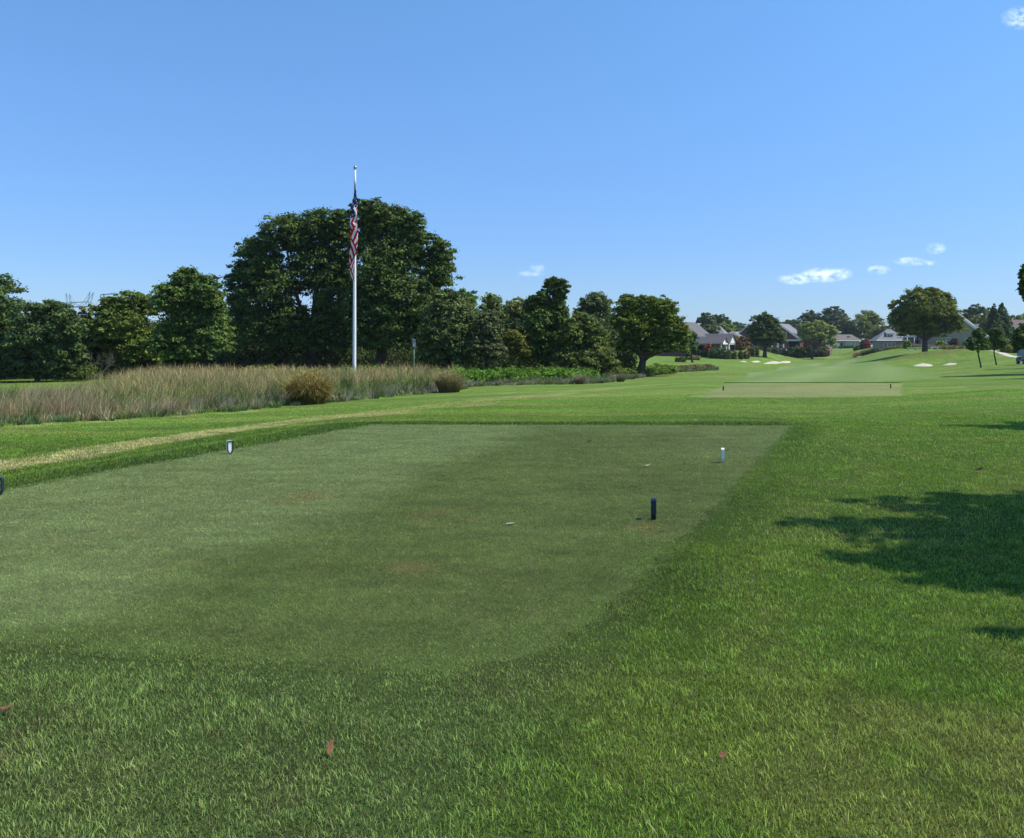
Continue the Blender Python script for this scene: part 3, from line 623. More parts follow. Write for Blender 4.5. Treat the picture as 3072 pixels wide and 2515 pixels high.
tree('maple_tree', 'lone spreading tree with thick dark trunk at the meadow tip', 'tree', 80, 1921, [(1890, 922, 42, 34), (1945, 920, 42, 32), (1992, 932, 38, 36), (1865, 970, 32, 36), (1928, 985, 58, 46), (2008, 985, 46, 46), (2040, 1005, 22, 34), (1888, 1040, 36, 26), (2022, 1040, 44, 28), (1965, 1040, 42, 28)], .37, .22, (.048, .070, .016), 40000, 1132, PARK, .30, limb=.42)
tree('bushy_tree', 'low drooping shrub tree at the foot of the lone spreading tree', 'bush', 73, 1790, [(1800, 1070, 44, 32), (1765, 1100, 40, 26), (1825, 1100, 34, 28)], .1, .18, (.055, .070, .026), 9000, None, PARK)
tree('small_tree', 'small dark tree on a thin trunk in front of the brick house corner', 'tree', 150, 2077, [(2062, 1014, 18, 20), (2078, 1010, 12, 14), (2070, 1040, 22, 18)], .2, .3, (.036, .056, .020), 7000, 1089, PARK)
tree('maple_tree', 'dense dark pyramidal maple between the two brick houses', 'tree', 200, 2294, [(2300, 956, 18, 17), (2279, 968, 24, 24), (2318, 982, 24, 26), (2270, 1003, 30, 28), (2312, 1010, 36, 28), (2338, 1016, 22, 20), (2292, 1028, 34, 14)], .45, .42, (.030, .048, .016), 17000, 1067, PARK)
tree('willow_tree', 'pale green airy multi stemmed tree in front of the chimney house', 'tree', 235, 2436, [(2424, 990, 22, 22), (2460, 982, 28, 18), (2494, 995, 22, 20), (2456, 1010, 42, 24), (2420, 1012, 20, 18), (2482, 1026, 28, 16)], .3, .5, (.095, .118, .056), 12000, 1052, PARK)
tree('oak_tree', 'wide domed oak alone on the mound, casting a long shadow', 'tree', 150, 2774, [(2742, 893, 42, 26), (2790, 888, 46, 22), (2832, 905, 36, 28), (2700, 918, 26, 20), (2768, 930, 76, 36), (2842, 942, 34, 36), (2718, 962, 46, 36), (2780, 980, 66, 32), (2862, 978, 32, 30), (2728, 998, 34, 16), (2800, 1004, 44, 16), (2780, 952, 46, 26)], .47, .36, (.058, .072, .020), 36000, 1063, PARK, .27)
tree('sapling', 'young maple on a thin trunk, the nearer of the two saplings by the path', 'sapling', 80, 2943, [(2941, 1008, 19, 20), (2922, 1030, 24, 16), (2953, 1034, 18, 16), (2938, 1042, 26, 12), (2914, 1045, 14, 9)], .07, .19, (.036, .062, .024), 7500, 1104, 'two young maples by the path', lean=-.2)
tree('sapling', 'young maple standing farther back behind the first sapling', 'sapling', 88, 2989, [(2985, 1003, 20, 18), (2993, 1026, 24, 18), (2978, 1030, 18, 14), (2990, 1040, 20, 10)], .07, .2, (.038, .062, .022), 7000, 1097, 'two young maples by the path', lean=-.25)
tree('maple_tree', 'dark tree at the frame edge overhanging the blue golf cart', 'tree', 70, 3100, [(3062, 1018, 26, 30), (3090, 1000, 30, 30), (3082, 1040, 36, 20), (3125, 1015, 34, 40)], .15, .2, (.030, .050, .018), 10000, None, PARK)
tree('tall_tree', 'tall tree beyond the frame edge with sprigs of leaves against the sky', 'tree', 55, 3260, [(3066, 800, 14, 12), (3068, 832, 20, 13), (3086, 862, 26, 26), (3064, 872, 12, 12), (3080, 905, 10, 10), (3130, 830, 50, 60), (3190, 800, 70, 70), (3240, 900, 100, 90), (3300, 820, 80, 80)], .3, .2, (.040, .058, .016), 15000, None, PARK)
# conifers
def conifer(label, Y, bu, bv, apex_v, hw, base, n):
    bx = (bu - CU) / F * Y; b = P(bu, bv, Y); H = (bv - apex_v) / F * Y; Rm = hw / F * Y
    root = thing('conifer_tree', label, 'conifer', (bx, Y, tz(bx, Y)), 0, 'conifers by the pale stucco house'); z00 = b.z - tz(bx, Y)
    k = n // 30; t = rng.random(k) ** .62; ang = rng.uniform(0, 2 * np.pi, k); rr = Rm * (t ** .8) * rng.uniform(.55, 1.08, k)
    cen = np.stack([np.cos(ang) * rr, np.sin(ang) * rr, z00 + H * (1 - t)], -1); rad = Rm * .26 * (.35 + t)
    V, Fc, cc = leaves(cen, rad, 30, .38, base, 1.25, .9); np_mesh('crown', V, Fc, M_LEAF, root, cc)
    MB().tube([(0, 0, -.3), (0, 0, z00 + H * .9)], [.25, .04], 7).build('trunk', M_BARK, root, True)
conifer('tall dark conifer with pointed top, the left of the joined pair', 205, 2982, 1036, 913, 30, (.022, .040, .020), 9000)
conifer('tall dark conifer with the highest pointed tip of the pair', 208, 3006, 1036, 906, 32, (.022, .042, .022), 9500)
conifer('short slim conifer beside the brown roofed house', 215, 3033, 1036, 955, 15, (.020, .036, .020), 4500)
# trees behind the houses
FB = (.036, .056, .034)
tree('bare_twig_tree' if False else 'round_tree', 'blue green round tree behind the brick house roof, tallest of its three', 'tree', 330, 2118, [(2118, 958, 18, 19), (2104, 970, 17, 18), (2130, 972, 18, 20)], .4, .6, FB, 5000, None, FAR)
tree('round_tree', 'blue green tree with twin lobed top behind the brick house roof', 'tree', 334, 2156, [(2146, 958, 12, 12), (2163, 957, 13, 13), (2155, 972, 20, 16)], .4, .6, FB, 4200, None, FAR)
tree('round_tree', 'small blue green tree at the end of the three behind the brick house', 'tree', 338, 2178, [(2178, 966, 13, 13), (2184, 978, 14, 12)], .3, .6, FB, 2800, None, FAR)
tree('round_tree', 'small dark round tree between the grey house roofs', 'tree', 232, 2126, [(2124, 988, 18, 14), (2138, 992, 18, 14), (2128, 1004, 24, 14)], .25, .42, (.036, .055, .024), 4200, 1062, FAR)
tree('round_tree', 'yellow green tree peeping over the grey hipped roof', 'tree', 290, 2180, [(2170, 981, 18, 11), (2192, 986, 16, 12), (2180, 996, 24, 14)], .25, .5, (.075, .100, .034), 3600, None, FAR)
tree('round_tree', 'far hazy tree left of the brick gable', 'tree', 430, 2218, [(2210, 976, 16, 9), (2226, 978, 14, 8), (2216, 988, 24, 12)], .3, .75, FB, 2400, None, FAR)
tree('round_tree', 'far bushy tree low over the chimney house ridge', 'tree', 440, 2352, [(2340, 976, 18, 9), (2365, 970, 18, 10), (2385, 966, 16, 10), (2365, 986, 34, 14)], .3, .75, FB, 3600, None, FAR)
tree('round_tree', 'mid green far tree between chimney house and big domed tree', 'tree', 420, 2398, [(2396, 972, 14, 10), (2412, 978, 16, 14), (2390, 990, 22, 14)], .3, .75, (.045, .066, .034), 2800, None, FAR)
tree('broad_tree', 'dark tree with flat ragged top over the chimney house', 'tree', 385, 2430, [(2412, 950, 11, 9), (2432, 942, 20, 11), (2425, 955, 28, 14), (2440, 972, 32, 20)], .5, .62, (.032, .050, .030), 6000, None, FAR)
tree('broad_tree', 'largest dark domed tree above the roofs', 'tree', 380, 2498, [(2500, 936, 26, 17), (2475, 952, 24, 20), (2520, 950, 22, 20), (2495, 970, 42, 28), (2470, 985, 32, 22)], .6, .62, (.030, .047, .028), 9500, None, FAR)
tree('round_tree', 'dull grey tree beside the tan roofed house', 'tree', 350, 2538, [(2538, 975, 24, 22), (2525, 1000, 20, 22), (2555, 1000, 22, 24)], .4, .56, (.048, .058, .042), 5500, None, FAR)
tree('broad_tree', 'tall yellow green tree right behind the tan roofed house', 'tree', 345, 2602, [(2602, 950, 28, 18), (2580, 972, 28, 25), (2628, 972, 28, 26), (2600, 1000, 46, 30)], .5, .56, (.072, .092, .030), 9500, None, FAR)
tree('broad_tree', 'reddish green tree between the tan house and the mound oak', 'tree', 330, 2650, [(2645, 990, 26, 20), (2625, 1005, 24, 18), (2665, 1008, 26, 20), (2640, 1025, 40, 18)], .4, .54, (.066, .074, .032), 6500, None, FAR)
tree('broad_tree', 'olive tree showing past the left side of the mound oak', 'tree', 320, 2690, [(2685, 955, 20, 18), (2700, 985, 30, 26), (2690, 1015, 30, 20)], .4, .54, (.050, .064, .030), 5500, None, FAR)
tree('broad_tree', 'tall dark tree just right of the mound oak', 'tree', 290, 2915, [(2925, 930, 22, 16), (2905, 948, 24, 20), (2945, 945, 22, 20), (2920, 975, 40, 26), (2890, 985, 28, 26)], .5, .48, (.034, .050, .026), 9500, None, FAR)
tree('broad_tree', 'brownish green tree left of the conifers', 'tree', 260, 2945, [(2940, 965, 28, 20), (2930, 990, 36, 22), (2955, 995, 26, 22)], .4, .42, (.048, .058, .026), 6000, None, FAR)
tree('broad_tree', 'dark far tree close behind the conifer pair', 'tree', 300, 2972, [(2968, 938, 18, 14), (2978, 955, 22, 20), (3018, 955, 20, 14), (3000, 975, 40, 20)], .4, .5, (.030, .044, .026), 5500, None, FAR)
tree('broad_tree', 'yellow green far tree above the brown roof', 'tree', 390, 3062, [(3055, 956, 22, 10), (3082, 952, 20, 12), (3070, 968, 34, 14)], .4, .62, (.085, .100, .036), 4000, None, FAR)
# trees outside the frame whose shade falls on the near grass
def shade_tree(label, bx, Y, C, R, n, size):
    tree('maple_tree', label, 'tree', Y, 0, None, .16, size, (.040, .062, .018), n, None, 'young trees beside the tee', .21, 40, .2, world=(bx, Y, tz(bx, Y), C, R))
shade_tree('young tree beside the tee, its shade on the near rough', 9.4, 7.0,
    [(9.3, 7.0, 6.0), (8.0, 7.2, 5.2), (10.2, 8.2, 5.6), (9.6, 5.9, 5.0), (8.9, 8.5, 5.4), (7.9, 6.6, 4.8), (10.5, 6.9, 7.4), (7.05, 7.45, 5.4), (7.45, 5.65, 5.0), (7.45, 4.45, 5.9), (7.1, 6.25, 4.9), (7.6, 5.15, 5.0), (7.8, 6.2, 5.6), (7.9, 5.7, 5.2), (8.1, 5.3, 5.1), (7.4, 6.05, 5.0)],
    [(1.7, 1.2, 1.2), (1.2, .65, .8), (1.5, 1.0, 1.0), (1.4, .9, .9), (1.3, .7, .8), (1.0, .8, .7), (1.3, 1.2, 1.0), (.9, .35, .4), (1.0, .4, .6), (.6, .35, .5), (1.0, .5, .6), (.9, .35, .5), (1.2, .8, .8), (1.0, .45, .6), (.9, .3, .5), (1.0, .45, .6)], 17000, .15)
shade_tree('young tree farther back beside the tee, thin shade at its foot', 16.2, 16.6,
    [(15.0, 16.6, 5.0), (13.2, 16.9, 4.8), (16.0, 17.2, 6.0), (16.0, 16.0, 4.6), (14.0, 16.4, 5.4)], [(1.3, .6, .9), (1.2, .25, .6), (1.2, .8, 1), (1.2, .7, .8), (1.1, .35, .6)], 8000, .18)
for (bx, Y, lab) in ((41.5, 60.0, 'tree past the frame edge, shading the slope below the cart'), (33.5, 47.5, 'small tree past the frame edge, shading the nearer slope')):
    shade_tree(lab, bx, Y, [(bx - .3, Y, 4.6), (bx - 1.6, Y + .3, 4.0), (bx + 1.2, Y - .3, 4.2), (bx, Y, 5.6)], [(1.7, 1.0, 1.1), (1.4, .7, .9), (1.4, .9, .9), (1.2, .9, .9)], 6000, .2)

# a bare grey shrub at the wood's edge
def bare_bush():
    p = P(300, 1110, 73); b = (p.x, 73, tz(p.x, 73)); root = thing('bare_shrub', 'leafless grey shrub with tangled branches in front of the dark wood', 'shrub', b); mb = MB()
    def rec(p, d, L, r, k):
        q = p + d * L; mb.tube([p, (p + q) / 2 + Vector(rng.normal(size=3)) * .06 * L, q], [r, r * .8, r * .6], 4, False)
        if k:
            for _ in range(3): rec(p.lerp(q, random.uniform(.5, 1)), (d + Vector(rng.normal(size=3)) * .5 + Vector((0, 0, .1))).normalized(), L * random.uniform(.55, .8), r * .6, k - 1)
    for i in range(6): rec(Vector((random.uniform(-.5, .5), 0, 0)), Vector((random.uniform(-.35, .35), random.uniform(-.4, 0), 1)).normalized(), 1.25, .024, 3)
    mb.build('branches', M_BARKG, root)
bare_bush()
# bare young stems standing in the tall grass
for i, (u, v0, v1, lab) in enumerate(((465, 1160, 1105, 'short dead stem in the tall grass, thinnest of three'), (478, 1160, 1090, 'leaning dead stem in the tall grass, longest of three'), (500, 1160, 1092, 'dead forked stem in the tall grass, nearest the maple'))):
    Y = 55; p = P(u, v0, Y); b = Vector((p.x, Y, tz(p.x, Y))); t = P(u + (4, 14, 8)[i], v1, Y) - b
    mb = MB().tube([(0, 0, -.1), t * .5 + Vector((.03, 0, 0)), t], [.03, .022, .012], 5)
    if i == 2: mb.tube([t * .6, t * .8 + Vector((.15, 0, .1))], [.018, .01], 5)
    o = mb.build('dead_stem', M_BARKG); o.location = b; tag(o, lab, 'stem', 'dead stems in the tall grass')

# ------------------------------------------------------------------ meadow
FRONT = [(-400, 1290), (0, 1280), (350, 1262), (700, 1237), (1000, 1208), (1200, 1190), (1370, 1173), (1420, 1161), (1600, 1155), (1800, 1151), (1900, 1138), (2000, 1120), (2140, 1112)]
_fw = [G(u, v) for u, v in FRONT]; _fs = np.array([p.x / p.y for p in _fw]); _fy = np.array([p.y for p in _fw])
def Yfront(s): return np.interp(s, _fs, _fy)
def uu(x, y): return CU + F * x / y
_bu = np.array([-400, 200, 330, 420, 1290, 1380, 1700, 1850, 1950, 2140]); _by = np.array([38, 40, 48, 62, 62, 64, 70, 78, 90, 108])
def meadow():
    n = 30000; y = np.sqrt(rng.uniform(20 ** 2, 110 ** 2, n)); sx = rng.uniform(-.72, .24, n); x = sx * y
    u = uu(x, y); yf = Yfront(sx); yb = np.interp(u, _bu, _by)
    e = y - yf + 1.4 * (fbm(x * .7, y * .7, 131, 3) - .5)
    k = (e > 0) & (y < yb); k &= rng.random(n) < np.clip(40 / y, 0, 1) ** .8
    x, y, u, e = x[k], y[k], u[k], e[k]; n = len(x)
    n1 = fbm(x * .45, y * .45, 141); n2 = fbm(x * 1.1, y * 1.1, 143); r1 = rng.random(n); r2 = rng.random(n); far = y / 40
    tall = sstep(2.2, 6.0, e + 3.5 * (n1 - .5)) * sstep(215, 400, u) * (1 - sstep(1345, 1400, u))
    pick = lambda cols: np.array(cols)[rng.integers(0, len(cols), n)]
    dry = pick([(.45, .34, .21), (.42, .34, .19), (.34, .33, .17), (.50, .42, .23), (.37, .25, .16), (.27, .29, .13)])
    gry = pick([(.34, .34, .24), (.30, .31, .20), (.40, .38, .28), (.24, .28, .14), (.42, .34, .26)])
    grn = pick([(.16, .25, .06), (.13, .21, .05), (.22, .28, .08), (.25, .26, .09), (.12, .17, .06), (.28, .25, .11)])
    blu = pick([(.11, .19, .085), (.13, .20, .06), (.09, .15, .06), (.20, .21, .09)])
    edge = (e < 1.6 + 1.2 * (n2 - .5)) & (u < 1380); low = u > 1380
    pc = np.array([(.13, .21, .05), (.22, .28, .08), (.12, .17, .06), (.27, .27, .09), (.17, .26, .06)])[np.clip(((n2 - .22) * 8.5).astype(int), 0, 4)]; grn = np.where((r2 < .7)[:, None], pc, grn)
    istall = (r1 < tall) & ~edge & ~low; isdry = ~edge & ~low & ~istall
    c = np.where((sstep(250, 900, u) * .9 > r2)[:, None], gry, dry)
    gp = isdry & (r2 > .90 - .25 * sstep(300, 900, u)); c[gp] = grn[gp] * .8
    dt = istall & (r2 < .22); c = np.where((istall & ~dt)[:, None], grn, c)
    c = np.where((edge & (r1 > .25))[:, None], blu, c); lm = np.where((n2 + .3 * (r2 - .5) > .5)[:, None], blu, gry * .8); c = np.where(low[:, None], lm, c)
    h = np.where(istall, .62 + .45 * r2 + 1.1 * (n1 - .5) * (1 - .5 * sstep(6, 20, e)) + .22 * sstep(5, 16, e), np.where(edge, .18 + .26 * r2, .5 + .4 * r2 + .15 * (1 - sstep(250, 400, u)))) ; h = np.where(low, .22 + .35 * r2, h); h = np.where(dt, h * .8, h)
    h = h * (.85 + .3 * sstep(1.5, 4, e))
    nb = 34; idx = np.repeat(np.arange(n), nb); m = len(idx)
    rad = np.where(istall, .24, .20) * (.7 + .3 * far); a = rng.uniform(0, 2 * np.pi, m); q = rad[idx] * np.sqrt(rng.random(m)); bx = x[idx] + q * np.cos(a); by = y[idx] + q * np.sin(a)
    wind = np.where(isdry[idx], .9, .15); ang = np.arctan2(np.sin(a) * 1.0, np.cos(a) + wind) + rng.normal(size=m) * .6
    hh = h[idx] * rng.uniform(.45, 1.12, m); cc = jitter_col(c[idx], .55, 1.45, .2) * rng.uniform(.75, 1.25, n)[idx][:, None]
    w = np.where(istall, .034, np.where(isdry, .014, .030))[idx] * rng.uniform(.6, 1.3, m) * far[idx] ** .7
    ln = np.where(istall, .85, np.where(isdry, .85, 1.0))[idx]; dr = np.where(istall, .35, .12)[idx] * rng.random(m)
    z = terrain(x, y)[idx]
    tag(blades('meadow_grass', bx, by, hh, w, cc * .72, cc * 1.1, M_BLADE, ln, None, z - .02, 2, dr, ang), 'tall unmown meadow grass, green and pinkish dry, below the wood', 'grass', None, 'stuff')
    # airy seed heads above the tall part
    t = np.where(istall & (e > 3.5))[0]; t = np.repeat(t, 7); m = len(t); xs = x[t] + rng.normal(size=m) * .25; ys = y[t] + rng.normal(size=m) * .25
    zs = terrain(x, y)[t] + h[t] * rng.uniform(.55, .9, m); cs = np.array([(.50, .36, .16), (.54, .44, .20), (.44, .28, .14)])[rng.integers(0, 3, m)] * rng.uniform(.65, 1.3, (m, 1))
    tag(blades('seed_heads', xs, ys, rng.uniform(.25, .55, m), .011 * (ys / 40), cs, cs * 1.1, M_BLADE, .8, None, zs, 2, .1), 'airy reddish tan seed heads floating over the tall meadow grass', 'grass', None, 'stuff')
meadow()
def leafy(name, label, pts_fn, n, size, base, hgt, rag=.45):
    x, y = pts_fn(n); z = terrain(x, y); cen = np.stack([x, y, z + hgt * rng.uniform(.2, 1, len(x)) * (1 - rag + 2 * rag * (fbm(x * .7, y * .7, 151) - .15))], -1)
    V, Fc, cc = leaves(cen, np.full(len(x), hgt * .3), 16, size, base, .8, .8)
    tag(np_mesh(name, V, Fc, M_LEAF, None, cc), label, 'weeds', None, 'stuff')
def band(u0, u1, ya, yb):
    def fn(n):
        u = rng.uniform(u0, u1, n); t = rng.random(n); y = np.interp(u, [u0, u1], ya) * (1 - t) + np.interp(u, [u0, u1], yb) * t; return (u - CU) / F * y, y
    return fn
leafy('green_weeds', 'bright green leafy weeds filling the strip between meadow and wood', band(1310, 1790, (56, 67), (68, 73)), 3400, .16, (.044, .090, .017), .9, .75)
leafy('green_weeds', 'bright weeds below the lone spreading tree', band(1840, 2030, (74, 86), (84, 98)), 1100, .18, (.050, .085, .020), .8)
leafy('weeds', 'dark undergrowth along the foot of the wood', band(-80, 1900, (77, 80), (85, 90)), 5200, .24, (.022, .034, .014), 2.6)
leafy('undergrowth', 'lighter scrub under the big oaks behind the tall grass', band(640, 1250, (66, 66), (70, 70)), 420, .2, (.052, .080, .022), 1.1)
leafy('heather', 'low brownish plants along the path before the stucco house', band(2560, 3010, (215, 150), (235, 165)), 4200, .22, (.070, .064, .042), .75)
leafy('scrub', 'mauve grey scrub on the tip of the meadow', band(2010, 2140, (90, 104), (98, 110)), 2200, .13, (.062, .064, .042), .55)

leafy('woods', 'dark mass of the wood behind the named trees', band(-300, 1880, (86, 88), (104, 108)), 15000, .36, (.020, .032, .015), 5.2, .3)
leafy('undergrowth', 'dark scrub along the left edge of the wood beyond the mown strip', band(-150, 285, (70, 70), (74, 74)), 700, .2, (.030, .046, .018), 1.5)
def clump(name, label, u, v, wpx, hpx, cols, n, Yd=None, w=.018, droop=.25, lean=.75):
    p = G(u, v) if Yd is None else Vector(((u - CU) / F * Yd, Yd, tz((u - CU) / F * Yd, Yd))); k = p.y / F; R = wpx / 2 * k; H = hpx * k
    r = R * .6 * np.sqrt(rng.random(n)); a = rng.uniform(0, 2 * np.pi, n); x = r * np.cos(a); y = r * np.sin(a)
    cols = np.array(cols); c = 1.7 * jitter_col(cols[rng.integers(0, len(cols), n)], .6, 1.4, .2); h = H * (.35 + .7 * rng.random(n) ** .7) * (1.04 - .3 * (r / (R * .6)) ** 2)
    root = thing(name, label, 'grass clump', p, 0, 'grass clumps in the meadow')
    ln = lean * R / H
    blades('leaf_blades', x, y, h * 1.25, np.full(n, w), c * .7, c * 1.1, M_BLADE, ln * 1.3, root, np.zeros(n) - .02, 2, droop * 2.2 * rng.random(n), a + rng.normal(size=n) * .8)
    if name == 'ornamental_grass':
        m = n // 2; r2 = R * .72 * np.sqrt(rng.random(m)); a2 = rng.uniform(0, 2 * np.pi, m); zz = H * (.98 - .55 * (r2 / (R * .72)) ** 2.2) * rng.uniform(.55, 1.12, m); c2 = 1.9 * jitter_col(cols[rng.integers(0, len(cols), m)], .6, 1.4, .2)
        blades('plumes', r2 * np.cos(a2), r2 * np.sin(a2), np.full(m, .16), np.full(m, w), c2, c2 * 1.1, M_BLADE, 2.4, root, zz, 2, .9, a2 + rng.normal(size=m) * .5)
    return root
gold = [(.17, .135, .036), (.13, .12, .034), (.21, .165, .06), (.10, .10, .03)]
g = clump('ornamental_grass', 'big golden fountain grass clump bulging over the mown edge', 928, 1213, 150, 92, gold, 3600, None, .03, .34, .8)
clump('ornamental_grass', 'reddish tan grass clump where the tall meadow ends', 1347, 1178, 100, 62, [(.16, .12, .06), (.20, .165, .08), (.12, .125, .045), (.10, .12, .04)], 2400, None, .024, .25, .8)
clump('reed_clump', 'dark green upright reeds near the flagpole foot', 1040, 1192, 50, 66, [(.06, .095, .03), (.075, .11, .035)], 380, None, .03, .05, .5)
clump('reed_clump', 'dark rushes poking from the pink dry grass', 140, 1222, 60, 56, [(.06, .105, .035), (.07, .12, .04)], 600, 32, .02, .05, .8)
clump('reed_clump', 'green maize like clump cut by the frame edge', 15, 1245, 80, 92, [(.08, .135, .035), (.11, .16, .045)], 700, 30, .028, .2, .7)
clump('reed_clump', 'green leafy stalks below the maple', 520, 1165, 44, 44, [(.06, .12, .03), (.08, .14, .035)], 420, 50, .03, .1, .6)
clump('reed_clump', 'yellow green reed tuft beside the dead stems', 590, 1190, 70, 52, [(.13, .17, .04), (.11, .15, .035)], 600, 44, .025, .15, .6)
clump('dry_tuft', 'tawny dry tuft in the low weeds before the vine covered snag', 1740, 1153, 46, 32, [(.20, .155, .10), (.16, .14, .08)], 700, None, .022, .15, .7)
clump('dry_tuft', 'dark tuft of weeds in the shade of the lone tree', 1862, 1146, 34, 24, [(.07, .085, .05), (.10, .10, .06)], 500, None, .022, .15, .7)

# ------------------------------------------------------------------ flagpole and flag
def flagpole():
    Y = 62.0; b = P(1063, 1118, Y); z0 = tz(b.x, Y); top = P(1065, 509, Y); H = top.z - z0; k = Y / F
    root = thing('flagpole', 'tall white flagpole with ball finial rising from the meadow', 'flagpole', (b.x, Y, z0)); dx = top.x - b.x
    n = 14; pts = [(dx * i / n, 0, H * i / n) for i in range(n + 1)]; rad = [.125 - .055 * max(0, (i / n - .25) / .75) for i in range(n + 1)]
    MB().tube(pts, rad, 20).build('pole', M_POLE, root, True)
    MB().tube([(0, 0, -.1), (0, 0, .16), (0, 0, .2)], [.26, .24, .15], 20).build('base_collar', M_GREY, root, True)
    f = MB().sphere((dx, 0, H + .16), .12, 16); f.tube([(dx, 0, H - .02), (dx, 0, H + .06)], [.085, .05], 12); f.build('finial', M_BALL, root, True)
    MB().tube([(dx + .02, -.13, H - .1), (.06, -.17, H * .5), (.05, -.17, 1.3)], .012, 5).build('halyard', M_WHITE, root)
    MB().box((.0, -.15, 1.35), (.06, .05, .22)).build('cleat', M_GREY, root)
    # the flag hangs limp: the fly drops beside the pole in zigzag folds
    zt = P(0, 524, Y).z - z0; ns, nt = 132, 52
    V = np.empty((ns + 1, nt + 1, 3)); SS, TT = np.meshgrid(np.linspace(0, 1, ns + 1), np.linspace(0, 1, nt + 1), indexing='ij')
    tri = lambda q: 2 / np.pi * np.arcsin(np.sin(2 * np.pi * q))
    zz = zt - TT * 3.05 * (1 - .38 * SS) - SS ** .92 * 5.9 - .10 * np.sin(9 * TT + 6 * SS)
    wdt = .04 + .215 * sstep(.04, .36, SS * .75 + TT * .30)
    wdt = wdt * (1 - .45 * sstep(.62, 1.0, SS * .72 + TT * .35))
    ph = TT * 3.1 + SS * 2.3
    px = tri(ph) * wdt + .05 * np.sin(SS * 11 + 3 * TT) - .10 * sstep(.5, 1, SS)
    py = -.15 - .05 * SS - .03 * np.cos(2 * np.pi * ph * .5 + .7) - .34 * TT * sstep(.0, .2, SS) - .03 * np.sin(17 * SS + 5 * TT)
    hz = (zz / H) * dx
    V[..., 0] = px + hz; V[..., 1] = py; V[..., 2] = zz
    idx = np.arange((ns + 1) * (nt + 1)).reshape(ns + 1, nt + 1); Fc = np.stack([idx[:-1, :-1], idx[1:, :-1], idx[1:, 1:], idx[:-1, 1:]], -1).reshape(-1, 4)
    fl = thing('flag', 'limp stars and stripes flag hanging in folds down the white pole', 'flag', (b.x, Y, z0))
    cs = np.repeat(np.arange(ns), nt); ct = np.tile(np.arange(nt), ns); canton = (cs < ns * .33) & (ct < 28)
    stripe = (ct // 4) % 2
    star = canton & (((cs - 3) % 9) < 2) & (((ct - 2) % 6) < 2)
    cm = attr_mat('flag_cloth', .85, .1, .15)
    def part(name, sel, col):
        o = np_mesh(name, V.reshape(-1, 3), Fc[sel], cm, fl, np.tile(np.array(col), (V.shape[0] * V.shape[1], 1)), True); return o
    part('red_stripes', ~canton & (stripe == 0), (.40, .010, .018)); part('white_stripes', ~canton & (stripe == 1), (.62, .62, .64))
    part('canton', canton & ~star, (.012, .025, .09)); part('stars', star, (.76, .76, .78))
flagpole()

# birdhouse pole
def birdhouse():
    Y = 64.5; p = P(1242, 1040, Y); z0 = tz(p.x, Y); k = Y / F; ht = p.z - z0
    root = thing('birdhouse', 'grey box birdhouse on a thin green pole before the dark wood', 'birdhouse', (p.x, Y, z0), .25)
    MB().tube([(0, 0, -.2), (0, 0, ht - .06)], .035, 8).build('pole', M_GREENP, root, True)
    MB().box((0, 0, ht - .03), (.26, .26, .05)).build('floor_plate', M_BLUEGREY, root)
    MB().box((0, 0, ht + .25), (.19, .22, .46)).build('box', M_GREY, root)
    r = MB().prism([(-.14, -.17, ht + .482), (.14, -.17, ht + .482), (.14, -.17, ht + .52), (-.02, -.17, ht + .57), (-.14, -.17, ht + .54)], (0, .34, 0)); r.tube([(-.1, 0, ht + .55), (-.1, 0, ht + .64)], .025, 8); r.build('roof', M_BLUEGREY, root)
    MB().tube([(0, -.113, ht + .3), (0, -.116, ht + .3)], .035, 12).build('entrance_hole', M_DARK, root)
birdhouse()

# ------------------------------------------------------------------ power line behind the wood
def pylon():
    Y = 330.0; k = Y / F
    q = lambda u, v, d=0: (P(u, v, Y) - Vector((P(238, 960, Y).x, Y, 0))) + Vector((0, d, 0))
    b = P(238, 960, Y); zb = tz(b.x, Y); root = thing('power_pylon', 'lattice steel power pylon with twin horns above the treetops', 'pylon', (b.x, Y, 0))
    r = .10; mb = MB()
    for d in (-1.3, 1.3):
        L = [((203, 881), (205, 923)), ((203, 881), (213, 923)), ((203, 881), (220, 909)), ((276, 876), (255, 908)), ((276, 876), (263, 915)), ((276, 876), (270, 908)),
             ((193, 922), (207, 908)), ((207, 908), (266, 906)), ((266, 906), (285, 918)), ((220, 909), (238, 921)), ((255, 908), (236, 921)), ((220, 909), (213, 923)), ((263, 915), (268, 921)), ((207, 908), (205, 923)), ((270, 908), (272, 921))]
        for a, c in L: mb.tube([q(*a, d), q(*c, d)], r * .8, 4)
    mb.build('horn_frame', M_BLUEGREY, root)
    m2 = MB()
    for d in (-1.3, 1.3): m2.tube([q(193, 923, d), q(240, 921, d), q(286, 919, d)], r * 1.5, 5)
    for u in (193, 286): m2.tube([q(u, 922 if u == 193 else 919, -1.3), q(u, 922 if u == 193 else 919, 1.3)], r, 4)
    m2.build('crossarm', M_BLUEGREY, root)
    m3 = MB()
    g0 = zb
    for (u, ub) in ((206, 200), (214, 216), (266, 262), (274, 282)):
        for d in (-1.3, 1.3):
            a = q(u, 923, d); e = q(ub, 1040, d * 2.2); e.z = g0; m3.tube([a, e], r, 4)
    for (u1, u2) in ((206, 214), (266, 274)):
        for i in range(12):
            v = 923 + i * 10; m3.tube([q(u1, v, -1.3), q(u2, v + 10, -1.3)], r * .6, 4); m3.tube([q(u2, v, -1.3), q(u1, v + 10, -1.3)], r * .6, 4)
    m3.build('leg_lattice', M_BLUEGREY, root)
    for u, v in ((196, 923), (240, 921), (283, 919)): MB().tube([q(u, v), q(u, v + 14)], .12, 6).build('insulator', M_GREY, root)
